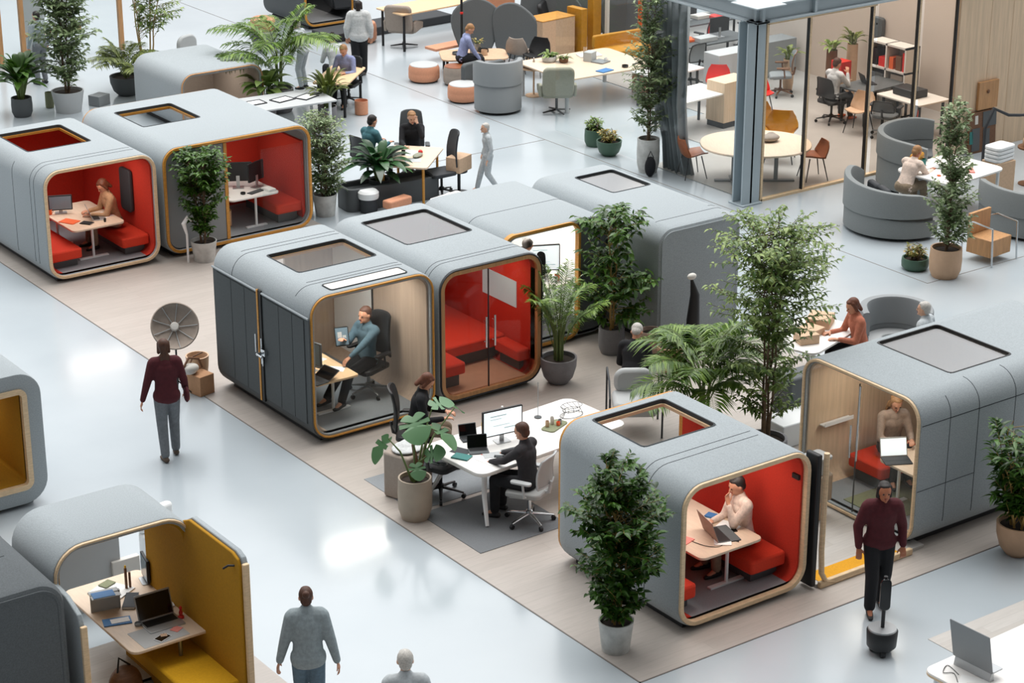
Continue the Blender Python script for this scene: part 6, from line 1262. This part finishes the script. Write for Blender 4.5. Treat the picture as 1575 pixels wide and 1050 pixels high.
twig_plant('potted_shrub', 'dark leaved shrub in a tan bowl at the right edge beside the wood lined pod', 'plant', 18.85, 15.6, (.28, .42, 'pot_tan', 'bowl'),
           [(0, 0, 1.4, .58, .58, .45, 4), (0, 0, .9, .42, .42, .32, 2.5)], shell=.4, twigs=120, per=15, L=.16, W=.055, m='leaf_dark', stems=7, stem_spread=.1, stem_m='cane', stem_r=.016)
twig_plant('potted_shrub', 'small mixed green shrub in a dark green pot beside the tan ficus pot', 'plant', 25.42, 23.75, (.23, .2, 'pot_green', 'cyl'), [(0, 0, .33, .2, .2, .12, 1)], twigs=34, per=10, L=.07, W=.035, m='flower_mix', stems=3, z0=.12)
twig_plant('potted_shrub', 'mixed green shrub in a round dark green pot on the pale floor', 'plant', 25.42, 32.0, (.25, .3, 'pot_green', 'bowl'), [(0, 0, .42, .24, .24, .14, 1)], twigs=36, per=10, L=.08, W=.04, m='flower_mix', stems=3, z0=.22)
twig_plant('potted_shrub', 'second green shrub just behind the round dark green pot', 'plant', 25.6, 32.7, (.2, .34, 'pot_green', 'cyl'), [(0, 0, .46, .2, .2, .12, 1)], twigs=26, per=10, L=.08, W=.04, m='leaf_mid', stems=3, z0=.25)
twig_plant('tall_ficus', 'very tall pale leaved ficus in a beige drum pot by the grey curtain', 'plant', 25.34, 30.7, (.22, .66, 'pot_white', 'cyl'),
           [(0, 0, 3.2, .36, .36, .5, 2.4), (0, 0, 2.5, .56, .56, .45, 4.5), (0, 0, 1.8, .6, .6, .45, 4.5), (0, 0, 1.15, .4, .4, .25, 1.6)], shell=.4, twigs=230, per=14, L=.1, W=.045, m='leaf_grey', stems=2)
t = thing('handbag', 'dark handbag resting on the rim of the beige drum pot', 'bag', (25.15, 30.4, .0)); mb = MB(); mb.ell((0, 0, .2), (.12, .08, .2)); mb.build('body', 'cloth_black', t); mb = MB(); mb.tube([(-.08, 0, .36), (0, 0, .5), (.08, 0, .36)], .01); mb.build('strap', 'black', t)
twig_plant('potted_ficus', 'dense dark ficus in a marbled white pot before the grey door panel', 'plant', 16.0, 31.05, (.22, .36, 'pot_white', 'cone'),
           [(0, 0, 1.65, .56, .56, .38, 5), (0, 0, 1.2, .48, .48, .34, 3), (0, 0, .75, .3, .3, .2, 1)], shell=.4, twigs=220, per=14, L=.1, W=.05, m='leaf_ficus', stems=3)
t = thing('white_flower_vase', 'white twisted flower ornament beside the dense dark ficus pot', 'ornament', (15.72, 31.1, 0)); mb = MB(); mb.tube([(0, 0, 0), (0, 0, .5), (-.05, 0, .7), (.03, 0, .8), (.1, 0, .72)], [.02, .02, .04, .035, .02], 7); mb.build('flower', 'white', t)
twig_plant('potted_ficus', 'grey green ficus in a pale pot right of the amber framed pod', 'plant', 18.95, 32.0, (.22, .4, 'pot_white', 'cone'),
           [(0, 0, 1.55, .6, .6, .42, 4), (0, 0, 1.0, .52, .52, .34, 3), (.1, 0, .6, .36, .36, .2, 1)], shell=.4, twigs=220, per=13, L=.1, W=.045, m='leaf_grey', stems=3)
t = thing('plant_pot', 'light grey empty pot left of the grey green ficus', 'pot', (18.72, 32.35, 0)); pot(t, .2, .5, 'grey_light', 'cone')
blade_plant('peace_lily', 'glossy dark lily plant with wide arching leaves by the talking pair', 20.2, 32.15, (.2, .42, 'pot_dark', 'cyl'), 54, .7, .18, stem=.35, tilt=(.3, 1.35), cat='plant')
palm_plant('tall_palm', 'large palm with long arching fronds behind the amber framed pod', 21.85, 38.6, (.3, .5, 'pot_grey', 'cyl'), 22, 1.55, 1.25, leaflet=.46, pairs=28, cane=4, width=.045, up=.8)
blade_plant('leafy_plant', 'broad leaved green plant at the foot of the large palm, left side', 21.3, 38.2, (.2, .4, 'pot_grey', 'cyl'), 40, .65, .2, m='leaf_mid', stem=.4)
blade_plant('leafy_plant', 'olive feathery plant at the foot of the large palm, right side', 22.1, 37.1, (.2, .4, 'pot_grey', 'cyl'), 60, .75, .08, m='leaf_olive', stem=.4, tilt=(.1, .9))
blade_plant('leafy_plant', 'wide dark bush with broad leaves at the far left edge', 17.3, 41.4, (.22, .4, 'pot_dark', 'cyl'), 80, .7, .17, m='leaf_ficus', stem=.6, tilt=(.2, 1.3))
twig_plant('potted_ficus', 'tall ficus in a pale grey bucket pot near the timber screen', 'plant', 18.25, 41.2, (.34, .45, 'grey_light', 'cone'),
           [(0, 0, 2.6, .7, .7, .55, 3.4), (0, 0, 1.8, .8, .8, .5, 4.4), (0, 0, 1.1, .62, .62, .35, 2.6)], shell=.4, twigs=270, per=14, L=.13, W=.06, m='leaf_grey', stems=4, stem_r=.025)
twig_plant('bamboo_tree', 'slim airy tree with bamboo canes right of the timber screen', 'plant', 20.75, 42.5, (.25, .4, 'pot_dark', 'cyl'),
           [(0, 0, 2.6, .75, .75, .6, 3), (.25, -.2, 1.7, .6, .6, .5, 2.4)], shell=.4, twigs=170, per=12, L=.12, W=.045, m='leaf_mid', stems=4, stem_m='cane', stem_r=.02, stem_spread=.12)
palm_plant('bowl_fern', 'dark olive fern in a wide slate bowl behind the small grey pod', 19.85, 41.7, (.36, .42, 'pot_dark', 'bowl'), 26, 1.0, .75, m='leaf_olive', leaflet=.3, pairs=22, cane=3, up=.5, width=.04)
blade_plant('flower_plant', 'low dark plant with a yellow flower between the two far left pods', 16.35, 36.5, (.12, .15, 'pot_dark', 'cyl'), 16, .3, .08, m='leaf_ficus', stem=.1)
t = thing('yellow_flower', 'big white and yellow flower head near the corner of the amber framed pod', 'flower', (16.55, 36.3, 0)); mb = MB(); mb.tube([(0, 0, 0), (0, 0, .3)], .01); mb.build('stalk', 'stem_green', t); mb = MB(); mb.ell((0, 0, .38), (.13, .13, .1)); mb.build('bloom', 'yellow', t); mb = MB(); mb.ell((-.02, 0, .47), (.08, .08, .05)); mb.build('petals', 'white', t)

# ================================================================ WALKERS AND LOOSE THINGS ON THE FLOOR
person('walker with tousled brown hair, maroon top and grey trousers seen from behind', 11.77, 24.14, -.35, top='cloth_maroon', bottom='cloth_greytrouser', hair='hair_brown', style='long', shoes='cloth_brownboot', hl=(-.36, .02, .82), hr=(.3, .16, .88), fl=(-.08, -.1, .0), fr=(.1, .14, .0), loose=.01, wid=.93, foot_yaw=8)
t = thing('shoulder_bag', 'dark red bag hanging at the right hip of the maroon walker', 'bag', (12.02, 24.06, .8), -.3); mb = MB(); mb.ell((0, 0, .1), (.04, .09, .11)); mb.build('body', 'cloth_maroon', t); mb = MB(); mb.tube([(-.05, 0, .2), (-.1, -.02, .5), (-.14, 0, .62)], .008); mb.build('strap', 'cloth_maroon', t)
person('walker with brown hair in a grey sweater and jeans, cut off by the bottom edge', 9.72, 17.05, -.5, top='cloth_greysweat', bottom='cloth_jean', hair='hair_brown', style='bun', hl=(-.34, .06, .82), hr=(.34, -.02, .82), fl=(-.09, .12, 0), fr=(.1, -.1, 0), wid=.9, loose=.02, shoes='white')
person('faint pale figure whose head just shows above the bottom edge', 9.86, 15.42, -.5, top='cloth_paleghost', bottom='cloth_paleghost', hair='hair_grey', skin='skin_pale', s=.98)
person('person in a dark maroon top and black trousers in front of the open deck', 16.42, 15.58, 2.6, top='cloth_maroon', bottom='cloth_black', hair='hair_dark', style='bob', skin='skin_tan', fl=(-.08, -.1, 0), fr=(.1, .12, 0), loose=.015, s=.97)
t = thing('telepresence_robot', 'black wheeled robot stand with a round silver top and upright screen', 'robot', (15.76, 14.82, 0), -.6)
mb = MB(); mb.lathe([(.13, .06), (.165, .1), (.175, .28), (.16, .3)], n=28); mb.build('body', 'black', t, bevel=.004); mb = MB(); mb.lathe([(.16, .3), (.155, .315), (.01, .32)], n=28); mb.build('top_plate', 'silver', t)
for k in range(3): a = 2 * PI * k / 3 + .5; mb = MB(); mb.cyl((.11 * math.cos(a) - .025, .11 * math.sin(a), .05), (.11 * math.cos(a) + .025, .11 * math.sin(a), .05), .05, n=16); mb.build('wheel', 'black', t)
mb = MB(); mb.cyl((0, 0, .31), (0, 0, .95), .022, n=12); mb.build('pole', 'black', t); mb = MB(); mb.prism(rrect(-.06, .06, .55, .93, .05), -.05, -.02, 'y'); mb.build('screen', 'black_gloss', t, bevel=.005)
t = thing('dish_reflector', 'large grey ribbed dish on a thin stand behind the maroon walker', 'lamp', (12.86, 25.99, 0), 0)
for k in range(3): a = 2 * PI * k / 3; mb = MB(); mb.cyl((0, 0, .25), (.22 * math.cos(a), .22 * math.sin(a), 0), .01); mb.build('leg', 'black', t)
mb = MB(); mb.cyl((0, 0, .2), (0, 0, 1.05), .014); mb.build('pole', 'black', t)
Rm = Matrix.Translation((0, 0, 1.07)) @ Matrix.Rotation(math.radians(-36 + 12), 4, 'Z') @ Matrix.Rotation(math.radians(62), 4, 'X')
mb = MB(); mb.M = Rm; n = 40; rows = [(.34, .1), (.325, .105), (.28, .05), (.2, .015), (.1, -.005), (.03, -.01)]; vs = []; fs = []
for r, z in rows:
    for i in range(n): a = 2 * PI * i / n; vs.append((r * math.cos(a), r * math.sin(a), z))
for k in range(len(rows) - 1):
    for i in range(n): j = (i + 1) % n; fs.append((k * n + i, k * n + j, (k + 1) * n + j, (k + 1) * n + i))
fs.append(tuple(range(5 * n, 6 * n))); mb.add(vs, fs); o = mb.build('dish', 'taupe', t); q = o.modifiers.new('thickness', 'SOLIDIFY'); q.thickness = .012
for k in range(9): a = 2 * PI * k / 9; mb = MB(); mb.M = Rm; mb.tube([(.06 * math.cos(a), .06 * math.sin(a), .005), (.2 * math.cos(a), .2 * math.sin(a), .025), (.32 * math.cos(a), .32 * math.sin(a), .1)], .006, 5); mb.build('rib', 'grey_light', t)
mb = MB(); mb.M = Rm; mb.lathe([(.06, -.02), (.065, .04), (.05, .07), (.01, .075)], n=20); mb.build('hub', 'offwhite', t)
box_thing('carton', 'brown cardboard carton with clutter on top beside the door pod', 'carton', 13.2, 25.95, 0, .26, .3, .3, 'cardboard', .2)
t = thing('clutter_bundle', 'bundle of straps and white cloth lying on the brown cardboard carton', 'bundle', (13.12, 26.0, .3), .2); mb = MB(); mb.ell((-.05, 0, .08), (.14, .1, .08)); mb.build('cloth', 'offwhite', t, remesh=.015); mb = MB(); mb.tube([(-.2, 0, .1), (-.05, .03, .24), (.12, .02, .18), (.16, 0, .05)], .018, 7); mb.tube([(-.1, .05, .0), (.05, .06, .22), (.2, .02, .26)], .012, 6); mb.build('strap', 'wood_dark', t)
t = thing('small_basket', 'tan woven basket leaning behind the brown cardboard carton', 'basket', (13.32, 26.25, 0), 0); mb = MB(); mb.lathe([(.12, 0), (.16, .3), (.17, .45), (.15, .45), (.12, .1)], n=20); mb.build('basket', 'kraft', t)
# corner desk
desk('white desk with a pale wood edge in the bottom right corner', 16.35, 12.95, .03, 2.9, 1.0, splay=False, r=.12, wood_edge='wood_light')
t = thing('laptop', 'grey laptop on a silver riser, its lid back toward the viewer, bottom right', 'laptop', (15.25, 13.05, .74), PI / 2 + .05)
mb = MB(); mb.prism([(-.05, 0), (.02, 0), (.0, .1), (-.04, .1)], -.24, .24, 'x'); mb.v = [(a, b, c) for a, b, c in mb.v]; mb.build('riser', 'silver', t, bevel=.006)
mb = MB(); mb.prism(rrect(-.26, .26, -.16, -.01, .015), .1, .115); mb.build('base', 'silver', t, bevel=.003)
mb = MB().at((0, 0, .1), rx=-.22); mb.prism(rrect(-.26, .26, 0, .47, .015), 0, .01, 'y'); mb.build('lid', 'grey', t, bevel=.002)
mb = MB().at((0, 0, .1), rx=-.22); mb.box(-.25, .25, -.003, 0, .015, .455); mb.build('screen', 'black_gloss', t)
cable('tangle of dark cords at the left corner of the corner desk', [(14.98, 13.0, .747), (15.08, 13.15, .747), (15.0, 13.22, .75), (15.15, 13.3, .747), (15.1, 13.1, .747)])
sheet('white sheet with a drawing on the corner desk', 15.1, 12.9, .74, .5, w=.24, h=.3)
sheet('rust coloured strip on the white sheet of the corner desk', 15.1, 12.85, .744, .9, w=.05, h=.2, m='copper', t=.006, name='ruler', cat='ruler')

# ================================================================ GROUPS OF REPEATED KINDS
GR = dict(office_pod='rounded office pods', bench_seat='padded benches inside the pods', meeting_table='tables inside the pods', office_chair='office chairs', shell_chair='shell chairs of the lounge and meeting room',
          lounge_chair='lounge armchairs', pouf='round poufs of the lounge', desk='desks and worktables', acoustic_screen='rounded grey lounge screens', tub_sofa='curved grey sofas', tub_chair='grey tub chairs',
          laptop='open laptops', computer_monitor='computer monitors', keyboard='keyboards', mug='mugs and cups', cup='cups on the olive tray', bottle='bottles', phone='phones', book='books and notebooks',
          paper_sheet='loose papers on the tables', notebook='notebooks on the tables', folder='folders on the workstations', carton='cardboard cartons', shelf_box='boxes on the shelves', shelf_plant='small plants of the meeting room',
          picture_frame='framed sheets on the glossy table', potted_ficus='potted ficus plants', potted_shrub='potted shrubs', potted_palm='potted palms', leafy_plant='leafy plants at the foot of the palm', padded_panel='dark padded panels by the poufs',
          cushion='cushions of the curved sofa', grey_locker='grey lockers', plant_pot='empty plant pots', amber_partition='amber upright panels', cable='loose cords', rug='rugs and mats', person='people in the hall', booklet='papers on the sofa table', table_plant='plants on the lounge worktable', magazine='magazines', desk_box='small boxes on the tables', tableware='tableware on the copper wood table')
for o in list(C.objects):
    k = o.name.split('.')[0]
    if o.parent is None and o.get('label') and not o.get('group') and k in GR: o['group'] = GR[k]
